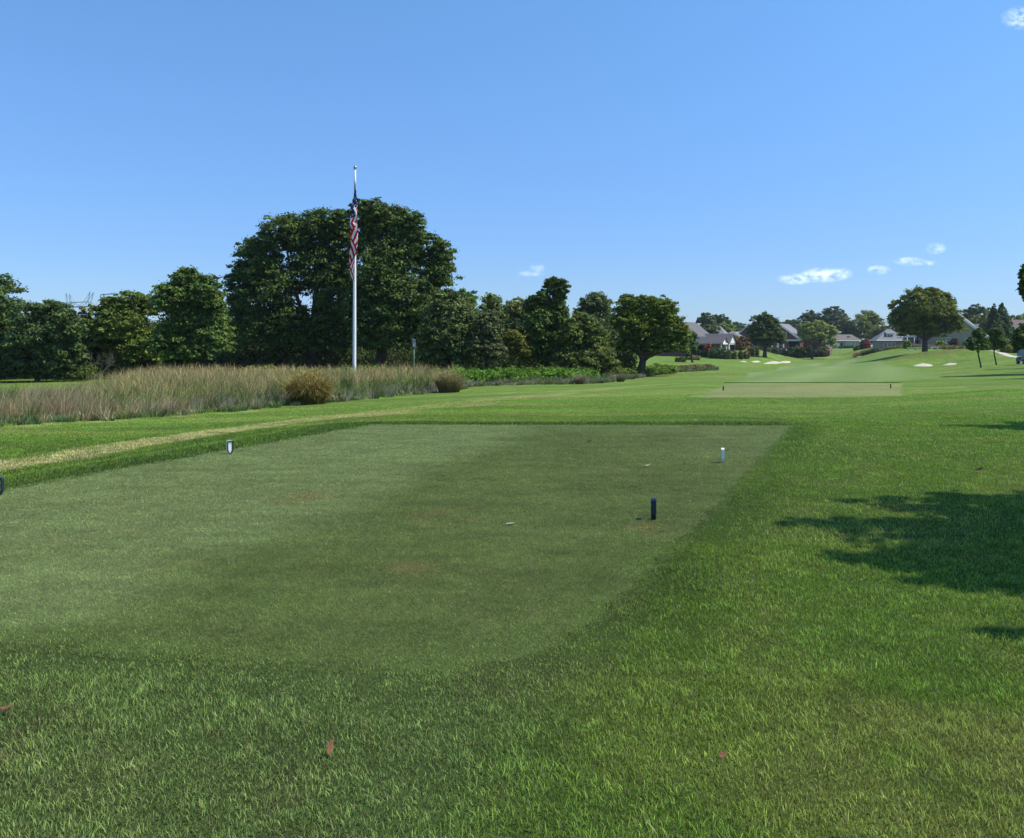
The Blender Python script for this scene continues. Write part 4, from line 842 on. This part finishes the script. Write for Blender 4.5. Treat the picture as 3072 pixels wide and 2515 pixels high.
def utility_pole():
    Y = 190.0; b = P(312, 960, Y); zb = tz(b.x, Y); root = thing('utility_pole', 'dark utility pole with one long crossarm showing above the yellow green tree', 'utility pole', (b.x, Y, zb)); k = Y / F
    t = P(312, 881, Y).z - zb
    MB().tube([(0, 0, -.3), (0, 0, t)], [.2, .15], 8).build('pole', M_BLUEGREY, root, True)
    MB().tube([(-9 * k, -.2, t - .3), (33 * k, -.2, t - .05)], .11, 6).build('crossarm', M_BLUEGREY, root)
    MB().tube([(-9 * k, -.2, t - .3), (-9.5 * k, -.2, t - .75)], [.05, .09], 6).build('insulator', M_GREY, root)
    MB().tube([(24 * k, -.2, t - .15), (24 * k, -.2, t + .25)], [.09, .06], 6).build('insulator', M_GREY, root)
pylon(); utility_pole()

# ------------------------------------------------------------------ tee markers
def ring_outline(w, h, n=10):
    pts = [(0.006, 0.0), (.016, .008), (w / 2, .058)]; hs = h - .022
    pts += [(w / 2 * math.cos(a), hs + .022 * math.sin(a)) for a in np.linspace(0, math.pi, n)]
    pts += [(-w / 2, .058), (-.016, .008), (-.006, 0.0)]; return pts
def make_marker(label, band, frame, plate, white):
    root = thing('tee_marker', label, 'tee marker', (0, 0, 0), 0, 'tee markers'); w, h, d = .094, .205, .042
    o = ring_outline(w, h); cx, cz = 0, h * .5; i_ = [(x * .74, cz + (z - cz) * .86) for (x, z) in o]; n = len(o); mb = MB(); ms = MB()
    for k in range(n):
        j = (k + 1) % n; a, b = o[k], o[j]
        ms.add([(a[0], -d / 2, a[1]), (b[0], -d / 2, b[1]), (b[0], d / 2, b[1]), (a[0], d / 2, a[1])], [(0, 1, 2, 3)])
        e, f = i_[k], i_[j]
        for s in (-1, 1): mb.add([(a[0], s * d / 2, a[1]), (b[0], s * d / 2, b[1]), (f[0], s * d / 2, f[1]), (e[0], s * d / 2, e[1])], [(0, 1, 2, 3)])
        mb.add([(e[0], -d / 2, e[1]), (f[0], -d / 2, f[1]), (f[0], d / 2, f[1]), (e[0], d / 2, e[1])], [(3, 2, 1, 0)])
    ms.build('band', band, root); mb.build('frame', frame, root)
    if white:
        p = [(x * .55, cz + (z - cz) * .78) for (x, z) in o]; MB().prism([(x, -.010, z) for x, z in p], (0, .008, 0)).build('plate', plate, root)
    MB().tube([(0, 0, -.08), (0, 0, .012)], .006, 6).build('spike', M_GREY, root)
    return root
def at(u, v): p = G(u, v); return (p.x, p.y, p.z)
mw = make_marker('white tee marker facing the camera at the shady tee edge', M_WHITE, M_BLACK, M_WHITE, True); mw.location = at(690, 1363); mw.rotation_euler = (0, 0, math.radians(30))
dup(mw, at(2168, 1389), math.radians(79), 'white tee marker seen edge on near the tee corner, casting a thin shadow')
mn = make_marker('dark navy tee marker seen edge on beside the rough', M_NAVY, M_BLACK, M_NAVY, False); mn.location = at(1961, 1560); mn.rotation_euler = (0, 0, math.radians(76))
dup(mn, at(-4, 1489), math.radians(-4), 'dark open ring tee marker half cut by the frame edge')
dup(mn, at(2170, 1173), math.radians(66), 'dark tee marker on the second tee, next to the slanting edge')
dup(mn, at(2672, 1166), math.radians(60), 'dark tee marker on the second tee, near its far corner')

# fallen leaves and scraps
def leaf_obj(name, label, u, v, L, Wd, m, rz, tilt=.25, curl=.25, lift=.012, group='dry leaves lying on the turf'):
    p = G(u, v); ns = 9; vs = []; fs = []
    for i in range(ns):
        t = i / (ns - 1); hw = Wd / 2 * math.sin(math.pi * min(1, t * .94 + .03)) ** .7 * (1 + .18 * ((i * 7) % 3 - 1)); z = L * curl * (t - .5) ** 2 * 2
        vs += [(L * (t - .5), -hw, z + hw * .5), (L * (t - .5), 0, z), (L * (t - .5), hw, z + hw * .5)]
    for i in range(ns - 1):
        for j in range(2): fs.append((i * 3 + j, (i + 1) * 3 + j, (i + 1) * 3 + j + 1, i * 3 + j + 1))
    mb = MB(); mb.add(vs, fs); mb.tube([(L * .48, 0, L * curl * .45), (L * .75, .004, L * curl * .5 + .004)], .0012, 4)
    o = mb.build(name, m, None, True); sm = o.modifiers.new('thick', 'SOLIDIFY'); sm.thickness = .0012
    o.location = (p.x, p.y, p.z + lift); o.rotation_euler = (tilt, -tilt, rz); tag(o, label, 'leaf', group); return o
leaf_obj('fallen_leaf', 'orange brown curled leaf standing up in the near rough', 988, 2270, .055, .026, M_LEAFB, 1.3, .9, .3, .035)
leaf_obj('fallen_leaf', 'reddish leaf at the frame edge in the near rough', 20, 2146, .06, .022, M_LEAFB, .3, .1, .3, .03)
leaf_obj('fallen_leaf', 'tan curled leaf lying mid tee', 1942, 1401, .085, .04, M_LEAFT, .2, .15, .5)
leaf_obj('fallen_leaf', 'pale tan leaf flake close to the far tee edge', 2085, 1262, .10, .04, M_LEAFT, .1, .1, .3)
leaf_obj('fallen_leaf', 'dark brown leaf lying in the bright rough', 2936, 1419, .12, .06, M_LEAFD, .2, .2, .5, .03)
leaf_obj('fallen_leaf', 'small reddish leaf in the near rough by the yellowed patch', 2168, 2294, .032, .02, M_LEAFB, .6, .4, .3, .035)
leaf_obj('fallen_leaf', 'brown leaf beside the edge on white marker', 2183, 1354, .06, .03, M_LEAFD, .2, .2, .4)
leaf_obj('fallen_leaf', 'little brown leaf left of the edge on white marker', 2053, 1396, .05, .025, M_LEAFD, .5, .2, .4)
leaf_obj('fallen_leaf', 'dark leaf scrap in the middle of the far tee', 1768, 1327, .10, .05, M_LEAFD, .1, .2, .4)
leaf_obj('turf_scrap', 'pale grey green scrap lying on the mid tee', 1530, 1577, .085, .045, M_PALE, .15, .1, .25, .01, None)
def broken_tee():
    p = G(2066, 1508); o = MB().tube([(-.022, 0, 0), (.016, 0, .003), (.024, 0, .004)], [.003, .0035, .008], 8).build('golf_tee', M_LEAFT, None, True); o.location = (p.x, p.y, p.z + .012); o.rotation_euler = (0, 0, .35)
    tag(o, 'pale wooden golf tee lying near the navy marker', 'golf tee')
broken_tee()

# pin, stakes
def pin():
    p = G(2357, 1072.3, 200, 300); root = thing('golf_pin', 'thin golf pin with small white flag standing on the green', 'golf flag', p)
    MB().tube([(0, 0, 0), (0, 0, 2.15)], .03, 6).build('pole', M_BLACK, root)
    MB().add([(0, -.01, 2.15), (.3, -.06, 2.08), (.42, -.02, 1.78), (.05, -.01, 1.62), (0, .01, 2.15), (.3, -.03, 2.08), (.42, .01, 1.78), (.05, .01, 1.62)], [(0, 1, 2, 3), (7, 6, 5, 4), (0, 4, 5, 1), (1, 5, 6, 2), (2, 6, 7, 3)]).build('flag', M_WHITE, root)
pin()
for (u, v, h, lab) in ((2167, 1076, .55, 'yellow stake on the lawn before the brick house porch'), (2232, 1066, .4, 'tiny pale stake farther back near the dark maple')):
    p = G(u, v, 120, 260); o = MB().box((0, 0, h / 2 - .02), (.12, .08, h)).prism([(-.06, -.04, h - .02), (.06, -.04, h - .02), (0, -.04, h + .06)], (0, .08, 0)).build('marker_stake', M_YELLOW); o.location = p; tag(o, lab, 'stake', 'course stakes')

# ------------------------------------------------------------------ houses
class House:
    """parts in a local frame: x to the right along the front, y away along the ridge"""
    def __init__(s, label, u, v, Y, theta, name='brick_house'):
        x = (u - CU) / F * Y; s.z = P(u, v, Y).z; s.root = thing(name, label, 'house', (x, Y, s.z), -math.radians(theta)); s.wall = MB(); s.roof = MB(); s.trim = MB()
    def block(s, x0, x1, y0, y1, h, base=-1.5): s.wall.box(((x0 + x1) / 2, (y0 + y1) / 2, (h + base) / 2), (x1 - x0, y1 - y0, h - base))
    def slab(s, quad, t=.16, mb=None):   # a roof plane with thickness
        n = (Vector(quad[1]) - Vector(quad[0])).cross(Vector(quad[2]) - Vector(quad[0])).normalized(); n = n if n.z > 0 else -n; (mb or s.roof).prism(quad, n * t)
    def gable_y(s, x0, x1, y0, y1, h, rise, oh=.45, end=True):   # ridge along y
        xm = (x0 + x1) / 2; sl = rise / ((x1 - x0) / 2)
        if end:
            for y in (y0, y1 - .3): s.wall.prism([(x0, y, h - .01), (x1, y, h - .01), (xm, y, h + rise)], (0, .3, 0))
        for sg in (-1, 1):
            xe = xm + sg * ((x1 - x0) / 2 + oh); ze = h - sl * oh + .02
            s.slab([(xe, y0 - oh, ze), (xe, y1 + oh, ze), (xm, y1 + oh, h + rise + .03), (xm, y0 - oh, h + rise + .03)])
            s.trim.prism([(xe, y0 - oh - .06, ze - .28), (xe, y0 - oh - .06, ze + .1), (xm, y0 - oh - .06, h + rise + .14), (xm, y0 - oh - .06, h + rise - .24)], (0, .05, 0))
    def gable_x(s, x0, x1, y0, y1, h, rise, oh=.4, endm=None):   # ridge along x
        ym = (y0 + y1) / 2; sl = rise / ((y1 - y0) / 2)
        g = endm or s.wall; g.prism([(x1 - .2, y0, h - .01), (x1 - .2, y1, h - .01), (x1 - .2, ym, h + rise)], (.2, 0, 0))
        for sg in (-1, 1):
            ye = ym + sg * ((y1 - y0) / 2 + oh); ze = h - sl * oh + .02
            s.slab([(x0, ye, ze), (x1 + oh, ye, ze), (x1 + oh, ym, h + rise + .03), (x0, ym, h + rise + .03)])
    def hip(s, x0, x1, y0, y1, h, rise, oh=.5, run=None):
        x0 -= oh; x1 += oh; y0 -= oh; y1 += oh; r = run if run is not None else min((y1 - y0) / 2, (x1 - x0) / 2); ym = (y0 + y1) / 2; rs = min(r, (x1 - x0) / 2)
        a, b = (x0 + rs, ym, h + rise), (x1 - rs, ym, h + rise); c = [(x0, y0, h), (x1, y0, h), (x1, y1, h), (x0, y1, h)]
        s.roof.add(c + [a, b], [(0, 1, 5, 4), (1, 2, 5), (2, 3, 4, 5), (3, 0, 4), (3, 2, 1, 0)])
        for (p, q) in ((c[0], c[1]), (c[1], c[2]), (c[3], c[0])): s.trim.tube([Vector(p) + Vector((0, 0, -.09)), Vector(q) + Vector((0, 0, -.09))], .1, 4)
    def window(s, x, y, z, w, h, axis='y', frame=None, arch=False, pane=None):
        """axis y: in a wall facing -y; axis x: in a wall facing +x"""
        f = MB(); p = MB(); n = 9
        def outl(w, h):
            o = [(-w / 2, -h / 2), (w / 2, -h / 2)]
            if arch: o += [(w / 2 * math.cos(a), h / 2 - w / 2 + w / 2 * math.sin(a)) for a in np.linspace(0, math.pi, n)]
            else: o += [(w / 2, h / 2), (-w / 2, h / 2)]
            return o
        def put(mb, o, d0, d1):
            if axis == 'y': mb.prism([(x + a, y - d0, z + b) for a, b in o], (0, d0 - d1, 0))
            else: mb.prism([(x + d0, y + a, z + b) for a, b in o], (d1 - d0, 0, 0))
        put(f, outl(w + .24, h + .24), .0, .05); put(p, outl(w, h), .052, .07)
        fo = f.build('window', frame or M_TRIM, s.root); p.build('pane', pane or M_GLASS, fo)
        m = MB()
        if axis == 'y': m.box((x, y - .078, z), (.06, .012, h)).box((x, y - .078, z), (w, .010, .06))
        else: m.box((x + .078, y, z), (.012, .06, h)).box((x + .078, y, z), (.010, w, .06))
        m.build('glazing_bar', frame or M_TRIM, fo)
    def opening(s, name, x, y, z, w, h, m): MB().box((x, y - .03, z), (w, .05, h)).build(name, m, s.root)
    def column(s, x, y, h, m=None, brick=None):
        MB().box((x, y, (h + .9) / 2), (.3, .3, h - .9)).build('column', m or M_TRIM, s.root); MB().box((x, y, .2), (.5, .5, 1.4)).build('column_base', brick or M_BRICK, s.root)
    def chimney(s, x, y, z0, z1, w, m): MB().box((x, y, (z0 + z1) / 2), (w, w * .8, z1 - z0)).box((x, y, z1 + .08), (w + .18, w * .8 + .18, .18)).build('chimney', m, s.root)
    def done(s, wm, rm, tm=M_TRIM):
        s.wall.build('wall', wm, s.root); s.roof.build('roof', rm, s.root)
        if s.trim.v: s.trim.build('trim', tm, s.root)
# 1: brick house with the big grey gable and white gabled porch
h = House('red brick house with steep grey roof and white gabled porch', 2048, 1070, 200, 35)
h.block(-6.3, 6.3, 0, 7.0, 3.1); h.gable_y(-6.3, 6.3, 0, 7.0, 3.1, 4.9)
h.opening('garage_opening', 3.6, 0, 1.3, 3.4, 2.5, M_DARK); h.trim.box((3.4, -.07, 2.95), (5.6, .06, .42)); h.window(0, 0, 5.2, 1.0, 1.3); h.opening('shutter', -3.2, 0, 1.5, 1.3, 1.9, M_GLASS)
h.block(6.3, 7.6, .3, 7.0, 3.0)
pg = MB()
h.gable_x(3.2, 10.2, -1.7, 1.7, 3.15, 1.35, .35, pg); h.gable_x(3.0, 10.6, 1.6, 6.4, 3.15, 2.05, .35, pg)
pg.build('porch_gable', M_TRIM, h.root)
h.trim.box((9.0, -1.7, 2.98), (2.6, .2, .3)).box((10.4, 2.3, 2.98), (.22, 8.0, .3))
for (x, y) in ((10.0, -1.5), (10.0, 1.5), (10.4, 2.1), (10.4, 6.1)): h.column(x, y, 2.85)
for y in (1.0, 3.4, 5.6): h.window(7.6, y, 1.5, 1.3, 1.8, 'x')
h.done(M_BRICK, M_ROOFG)
# 2: house behind with pale hipped roofs
h = House('brick house mostly hidden behind the porch, with two grey hipped roofs', 2150, 1062, 245, 25)
h.block(-6, 2.5, 0, 9, 4.6); h.hip(-6, 2.5, 0, 9, 4.6, 3.6, .5, 3.0); h.block(1.5, 8.0, -3.5, 4, 4.4, -1.5); h.hip(1.5, 7.6, -3.5, 4, 4.45, 2.1, .5)
h.window(4.5, -3.5, 2.6, 1.2, 1.6); h.window(8.0, 0, 2.6, 1.2, 1.6, 'x'); MB().tube([(0, 3, 7.0), (0, 3, 8.4)], .12, 8).build('vent_pipe', M_DARK, h.root)
h.done(M_BRICK, M_ROOFL)
# 3: plain brick gable
h = House('tall plain brick gable house just left of the dark maple', 2247, 1062, 262, 14)
h.block(-4.6, 4.6, 0, 10, 4.8); h.gable_y(-4.6, 4.6, 0, 10, 4.8, 4.4, .35); h.block(-7.5, -4.6, 2, 9, 4.4); h.hip(-8.5, -4.0, 2, 9, 4.5, 2.4)
h.window(-1.5, 0, 3.0, 1.2, 1.5); h.window(1.8, 0, 3.0, 1.2, 1.5); h.trim.box((0.5, -.2, 2.1), (5.2, .3, .35)); h.opening('patio_door', .6, 0, 1.0, 1.8, 2.0, M_GLASS)
h.done(M_BRICK, M_ROOFD)
# 4: chimney house
h = House('brick house with tall chimney, white pergola and pale grey roof', 2338, 1052, 255, 36)
h.block(-6.2, 6.2, 0, 8, 3.3); h.gable_y(-6.2, 6.2, 0, 8, 3.3, 4.6); h.block(4.0, 12.5, 3.5, 10.5, 3.4); h.hip(3.0, 13, 3.5, 10.5, 3.45, 2.8)
h.chimney(5.6, 2.0, -1, 6.6, 1.5, M_BRICK); h.trim.box((3.6, -.07, 3.05), (5.0, .06, .45)); h.opening('covered_porch', 4.4, 0, 1.45, 2.9, 2.7, M_DARK)
h.window(-1.6, 0, 1.6, 1.2, 1.9); h.window(.6, 0, 1.6, 1.2, 1.9); h.window(1.6, 0, 4.6, .9, 1.5)
pe = MB()
for i in range(8): pe.box((-2.6 + i * .7, -2.2, 2.9), (.1, 3.6, .18))
pe.box((-.1, -3.7, 2.72), (5.8, .15, .2)).box((-.1, -1.0, 2.72), (5.8, .15, .2)); pe.build('pergola', M_TRIM, h.root)
for x in (-2.6, -1.0, .7, 2.4): h.column(x, -3.6, 2.62)
for y in (5.0, 8.0): h.window(12.5, y, 1.7, 1.3, 1.7, 'x')
h.done(M_BRICK, M_ROOFL)
# 5: low house with tan hipped roof
h = House('low house with brownish hipped roof and white door behind the green', 2528, 1046, 320, 10, 'low_house')
h.block(-6.2, 6.0, 0, 9, 3.0); h.hip(-6.2, 6.2, 0, 9, 3.02, 2.3, .5, 2.6); h.block(-9.5, -1.5, 3, 12, 3.2); h.hip(-10, -1.0, 3, 12, 3.25, 3.9, .5)
h.opening('front_door', -1.6, 0, 1.05, 1.0, 2.2, M_TRIM); h.opening('side_light', -.4, 0, 1.2, .9, 1.9, M_GLASS)
for x in (2.0, 3.6, 5.2): h.window(x, 0, 1.75, 1.1, 1.5, pane=M_STUCCO2)
for x in (-5.2, -4.0): h.window(x, 0, 1.6, .8, 1.7)
h.chimney(2.6, 2.4, 2.9, 4.4, .8, M_BRICKD); h.chimney(-3.2, 4.5, 3.5, 6.3, .7, M_BRICKD)
h.done(M_STUCCO2, M_ROOFT)
# 6: stucco mansion behind the mound oak
h = House('large pale stucco house with arched windows behind the mound oak', 2758, 1047, 205, 12, 'stucco_house')
h.block(-9.2, -3.4, 0, 7, 2.1, -1.5); h.hip(-9.2, -3.0, 0, 7.5, 2.12, 2.75, .55, 3.2)
for x in (-7.6, -6.7, -5.8): h.window(x, 0, .95, .62, 1.0, arch=True)
dm = MB().box((-6.4, 1.6, 3.05), (1.5, 1.6, 1.05)); dm.build('dormer', M_TRIM, h.root); h.slab([(-7.3, .7, 3.6), (-5.5, .7, 3.6), (-5.5, 2.8, 4.15), (-7.3, 2.8, 4.15)], .12)
for x in (-6.75, -6.1): h.opening('dormer_window', x, .8, 3.1, .45, .62, M_GLASS)
h.block(-3.6, 3.0, 1.0, 9, 3.0); h.hip(-4.0, 4.0, 1.0, 9, 3.0, 4.2, .5)
for x in (-2.8, -1.2, .4, 1.9): MB().tube([(x, -.4, -.4), (x, -.4, 2.8)], .16, 10).build('column', M_TRIM, h.root, True)
h.trim.box((-.45, -.1, 2.9), (5.6, .9, .3))
for x in (-2.0, -.4, 1.15): h.window(x, 1.0, 1.2, .9, 2.0)
h.done(M_STUCCO, M_ROOFL)
h = House('pale stucco house with steep grey roof sloping down toward the saplings', 2856, 1047, 198, 33, 'stucco_house')
h.block(-6.2, 6.4, 0, 9, 3.1); h.gable_y(-6.2, 6.6, 0, 9, 3.1, 5.6, .6)
for x in (-1.6, -.7): h.window(x, 0, 1.9, .5, 1.2)
for x in (3.1, 4.3, 5.5): h.window(x, 0, 1.3, .8, 2.0, arch=True)
h.chimney(4.6, 5.0, 3.5, 5.6, .7, M_TRIM)
for y in (2.0, 4.5, 7.0): h.window(6.4, y, 1.6, 1.0, 1.6, 'x')
h.done(M_STUCCO, M_ROOFL)
# 7: brown roofed house far right
h = House('house with brown hipped roof showing between conifer and frame edge', 3062, 1045, 290, -8, 'far_house')
h.block(-5, 9, 0, 9, 6.2); h.hip(-5, 9, 0, 9, 6.22, 3.6, .5, 4.2); h.block(-1, 6, -3, 0, 5.0); h.gable_y(-1.2, 6.2, -3.1, 2, 5.0, 3.0)
h.window(2.5, -3, 4.0, 1.2, 1.6); h.window(-3, 0, 4.6, 1.0, 1.4); h.done(M_STUCCO2, M_ROOFB)

# ------------------------------------------------------------------ garden shrubs
def shrub(name, label, Y, u, v, w, hh, base, n, size, group='garden shrubs before the houses', boxy=False, cat='shrub'):
    p = P(u, v, Y); bx = p.x; bz = tz(bx, Y); k = Y / F; rx = w / 2 * k; H = max(hh * k + p.z - bz, .5 * hh * k); root = thing(name, label, cat, (bx, Y, bz), 0, group); dz = 0
    nc = max(5, n // 22)
    if boxy: q = rng.uniform(-1, 1, (nc, 3)); a = np.argmax(np.abs(q), 1); q[np.arange(nc), a] = np.sign(q[np.arange(nc), a])
    else: q = rng.normal(size=(nc, 3)); q /= np.linalg.norm(q, axis=1)[:, None]; q *= (.5 + .5 * rng.random(nc) ** .5)[:, None]
    cen = q * np.array((rx, max(.6, min(rx, 1.6)), H * .5)) + np.array((0, 0, H * .5 + dz)); cen = np.concatenate([cen, cen * np.array((.95, .95, .55)), cen * np.array((.85, .85, .25))])
    V, Fc, cc = leaves(cen, np.full(len(cen), .28 * min(rx, H)), 22, size, base, .8, .7); np_mesh('foliage', V, Fc, M_LEAF, root, cc)
    mb = MB()
    for i in range(4): mb.tube([(0, 0, -.2), (rng.uniform(-.4, .4) * rx, rng.uniform(-.3, .3), dz + H * .7)], [.06, .02], 5)
    mb.build('stem', M_BARK, root); return root
HG = (.026, .046, .020)
shrub('hedge', 'clipped dark hedge block left of the garage opening', 193, 2098, 1065, 16, 13, HG, 1800, .3, boxy=True, cat='hedge')
shrub('hedge', 'clipped hedge block at the brick garage corner', 192, 2124, 1066, 22, 15, HG, 2200, .3, boxy=True, cat='hedge')
shrub('hedge', 'longest clipped dark hedge in front of the white porch', 188, 2159, 1066, 46, 17, HG, 4200, .3, boxy=True, cat='hedge')
shrub('shrub', 'low rounded shrub between hedge and porch columns', 188, 2192, 1064, 12, 9, (.04, .06, .026), 900, .3)
shrub('shrub', 'reddish green low shrub under the porch columns', 188, 2205, 1063, 16, 9, (.06, .062, .03), 1000, .3)
shrub('shrub', 'dark low shrub at the porch end', 189, 2222, 1062, 14, 9, HG, 900, .3)
shrub('shrub', 'faded brownish shrub below the copper tree', 192, 2240, 1061, 18, 11, (.07, .055, .032), 1000, .3)
shrub('shrub', 'bluish green bush beside the copper tree', 205, 2256, 1056, 20, 20, (.06, .085, .05), 1400, .34)
shrub('shrub', 'grey flowering bush near the dark maple trunk', 205, 2270, 1056, 14, 14, (.09, .075, .055), 900, .34)
shrub('shrub', 'dark low bush at the foot of the small tree by the brick corner', 180, 2066, 1072, 18, 15, (.036, .05, .024), 1200, .3)
shrub('shrub', 'brownish ground shrub before the clipped hedges', 178, 2084, 1076, 36, 8, (.085, .08, .04), 1300, .3)
shrub('shrub', 'straw coloured low plants under the lone tree branches', 150, 2042, 1081, 30, 9, (.16, .125, .055), 900, .26)
shrub('crape_myrtle', 'pink flowering crape myrtle against the brick wall', 192, 2125, 1056, 22, 27, (.15, .05, .06), 1700, .3)
tree('copper_tree', 'low copper brown leaved tree right of the white porch', 'tree', 200, 2222, [(2212, 1022, 20, 16), (2232, 1030, 20, 18), (2200, 1036, 16, 16), (2222, 1044, 30, 14)], .14, .36, (.095, .062, .042), 5500, 1061, 'garden shrubs before the houses')
shrub('hedge', 'long low dark hedge behind the maple trunk', 240, 2285, 1056, 60, 7, HG, 2200, .34, boxy=True, cat='hedge')
shrub('hedge', 'tall dark rounded hedge right of the maple trunk', 232, 2326, 1059, 24, 14, HG, 2000, .34, cat='hedge')
shrub('shrub', 'brownish low hedge behind the golf pin', 236, 2352, 1056, 30, 9, (.05, .052, .028), 1500, .34)
shrub('hedge', 'flat topped dark hedge before the pergola', 240, 2378, 1053, 34, 8, HG, 1600, .34, boxy=True, cat='hedge')
shrub('shrub', 'dark rounded shrub beside the chimney house wall', 245, 2392, 1046, 18, 12, (.034, .052, .024), 1100, .36)
shrub('shrub', 'wide dark shrub under the pale airy tree', 245, 2408, 1052, 30, 11, HG, 1500, .36)
shrub('shrub', 'round dark bush at the pale tree trunks', 242, 2428, 1051, 18, 13, (.03, .046, .024), 1100, .36)
shrub('hedge', 'long clipped hedge on the bank behind the green', 246, 2458, 1052, 34, 8, (.03, .052, .022), 1700, .36, boxy=True, cat='hedge')
shrub('shrub', 'dark round bush at the end of the bank hedge', 250, 2481, 1051, 14, 12, HG, 900, .36)
shrub('shrub', 'leafy bush overgrowing the gap between chimney house and low house', 255, 2460, 1044, 36, 20, (.07, .095, .04), 1900, .4)
shrub('hedge', 'low foundation hedge below the low house windows', 312, 2540, 1045, 44, 6, (.03, .048, .024), 1600, .42, boxy=True, cat='hedge')
shrub('crape_myrtle', 'dark red crape myrtle beside the low house', 262, 2596, 1046, 30, 26, (.09, .026, .028), 2200, .4)
shrub('shrub', 'light green bush right of the red crape myrtle', 260, 2638, 1044, 16, 14, (.065, .09, .026), 900, .4)
shrub('conifer_shrub', 'dark slim upright shrub between tan house and stucco wing', 262, 2626, 1044, 14, 32, (.024, .040, .022), 1600, .38)
shrub('shrub', 'light lime bush left of the red crape myrtle', 262, 2572, 1047, 20, 11, (.06, .085, .026), 900, .4)
shrub('shrub', 'round yellow green bush in front of the stucco wing corner', 190, 2722, 1046, 20, 24, (.075, .10, .028), 1700, .3)
shrub('shrub', 'round bright olive bush right of the mound oak trunk', 190, 2821, 1043, 26, 22, (.085, .105, .026), 1900, .3)
shrub('shrub', 'dark maroon shrub before the stucco gable', 192, 2862, 1044, 26, 28, (.04, .03, .026), 1900, .3)
shrub('shrub', 'yellow flowering shrub behind the second sapling', 125, 3018, 1056, 30, 24, (.115, .105, .03), 1500, .24)
shrub('shrub', 'dark low bush behind the frame edge tree', 125, 3045, 1058, 30, 26, (.02, .032, .016), 1500, .24)
# stone benches by the stucco house
def bench():
    root = thing('stone_bench', 'pale stone bench by the yellow green bush', 'bench', (0, 0, 0), 0, 'stone benches by the stucco house')
    MB().box((0, 0, .46), (2.0, .55, .14)).build('seat', M_STONE, root)
    for s in (-1, 1): MB().box((s * .7, 0, .18), (.28, .45, .42)).build('leg', M_STONE, root)
    return root
b0 = bench()
for i, (u, lab) in enumerate(((2735, 'pale stone bench by the yellow green bush'), (2760, 'pale stone bench close left of the mound oak trunk'), (2803, 'pale stone bench right of the mound oak trunk'))):
    x = (u - CU) / F * 178; z = max(tz(x, 178), P(u, 1049, 178).z - .05)
    if i == 0: b0.location = (x, 178, z)
    else: dup(b0, (x, 178, z), .1 * i, lab)

# ------------------------------------------------------------------ golf cart
def cart():
    root = thing('golf_cart', 'blue golf cart parked on the path, half cut by the frame edge', 'golf cart', (50.15, 83.0, tz(50.15, 83) + .04), math.radians(-12))
    b = MB().prism([(-.58, -1.2, .28), (-.58, 1.15, .28), (-.58, 1.15, .62), (-.58, .55, .72), (-.58, .4, .42), (-.58, -.1, .42), (-.58, -.15, .74), (-.58, -1.2, .80)], (1.16, 0, 0)); b.build('body', M_CART, root)
    MB().box((0, -.32, .82), (1.05, .52, .14)).build('seat', M_CARTG, root); MB().box((0, -.62, 1.08), (1.05, .12, .42)).build('backrest', M_CARTG, root)
    MB().prism([(-.62, -1.15, 1.82), (-.62, 1.0, 1.82), (-.62, .9, 1.90), (-.62, -1.05, 1.90)], (1.24, 0, 0)).build('canopy', M_CART, root)
    for (x, y) in ((-.55, -1.0), (.55, -1.0), (-.55, .8), (.55, .8)): MB().tube([(x, y, .7), (x, y * .96, 1.83)], .022, 6).build('post', M_BLACK, root)
    MB().box((0, .82, 1.25), (1.06, .015, .9)).build('windscreen', M_CARTG, root); MB().box((0, -1.32, .62), (1.0, .22, .5)).build('bag_rack', M_CARTD, root)
    for (x, y) in ((-.5, -.8), (.5, -.8), (-.5, .8), (.5, .8)):
        w = MB().tube([(x - .1, y, .23), (x + .1, y, .23)], .23, 18).build('wheel', M_TYRE, root); MB().tube([(x - .105, y, .23), (x + .105, y, .23)], .11, 12).build('rim', M_CARTG, w)
cart()

# ------------------------------------------------------------------ the air
hz = MB().box((0, 0, 20.5), (5000, 5000, 50)).build('haze', None); hz['kind'] = 'stuff'
m, n, l = mat('haze_air'); o = n.new('ShaderNodeOutputMaterial'); v = n.new('ShaderNodeVolumePrincipled')
v.inputs['Color'].default_value = (.78, .88, 1.0, 1); v.inputs['Density'].default_value = .00011; v.inputs['Anisotropy'].default_value = .2
l.new(v.outputs[0], o.inputs['Volume']); hz.data.materials.append(m)
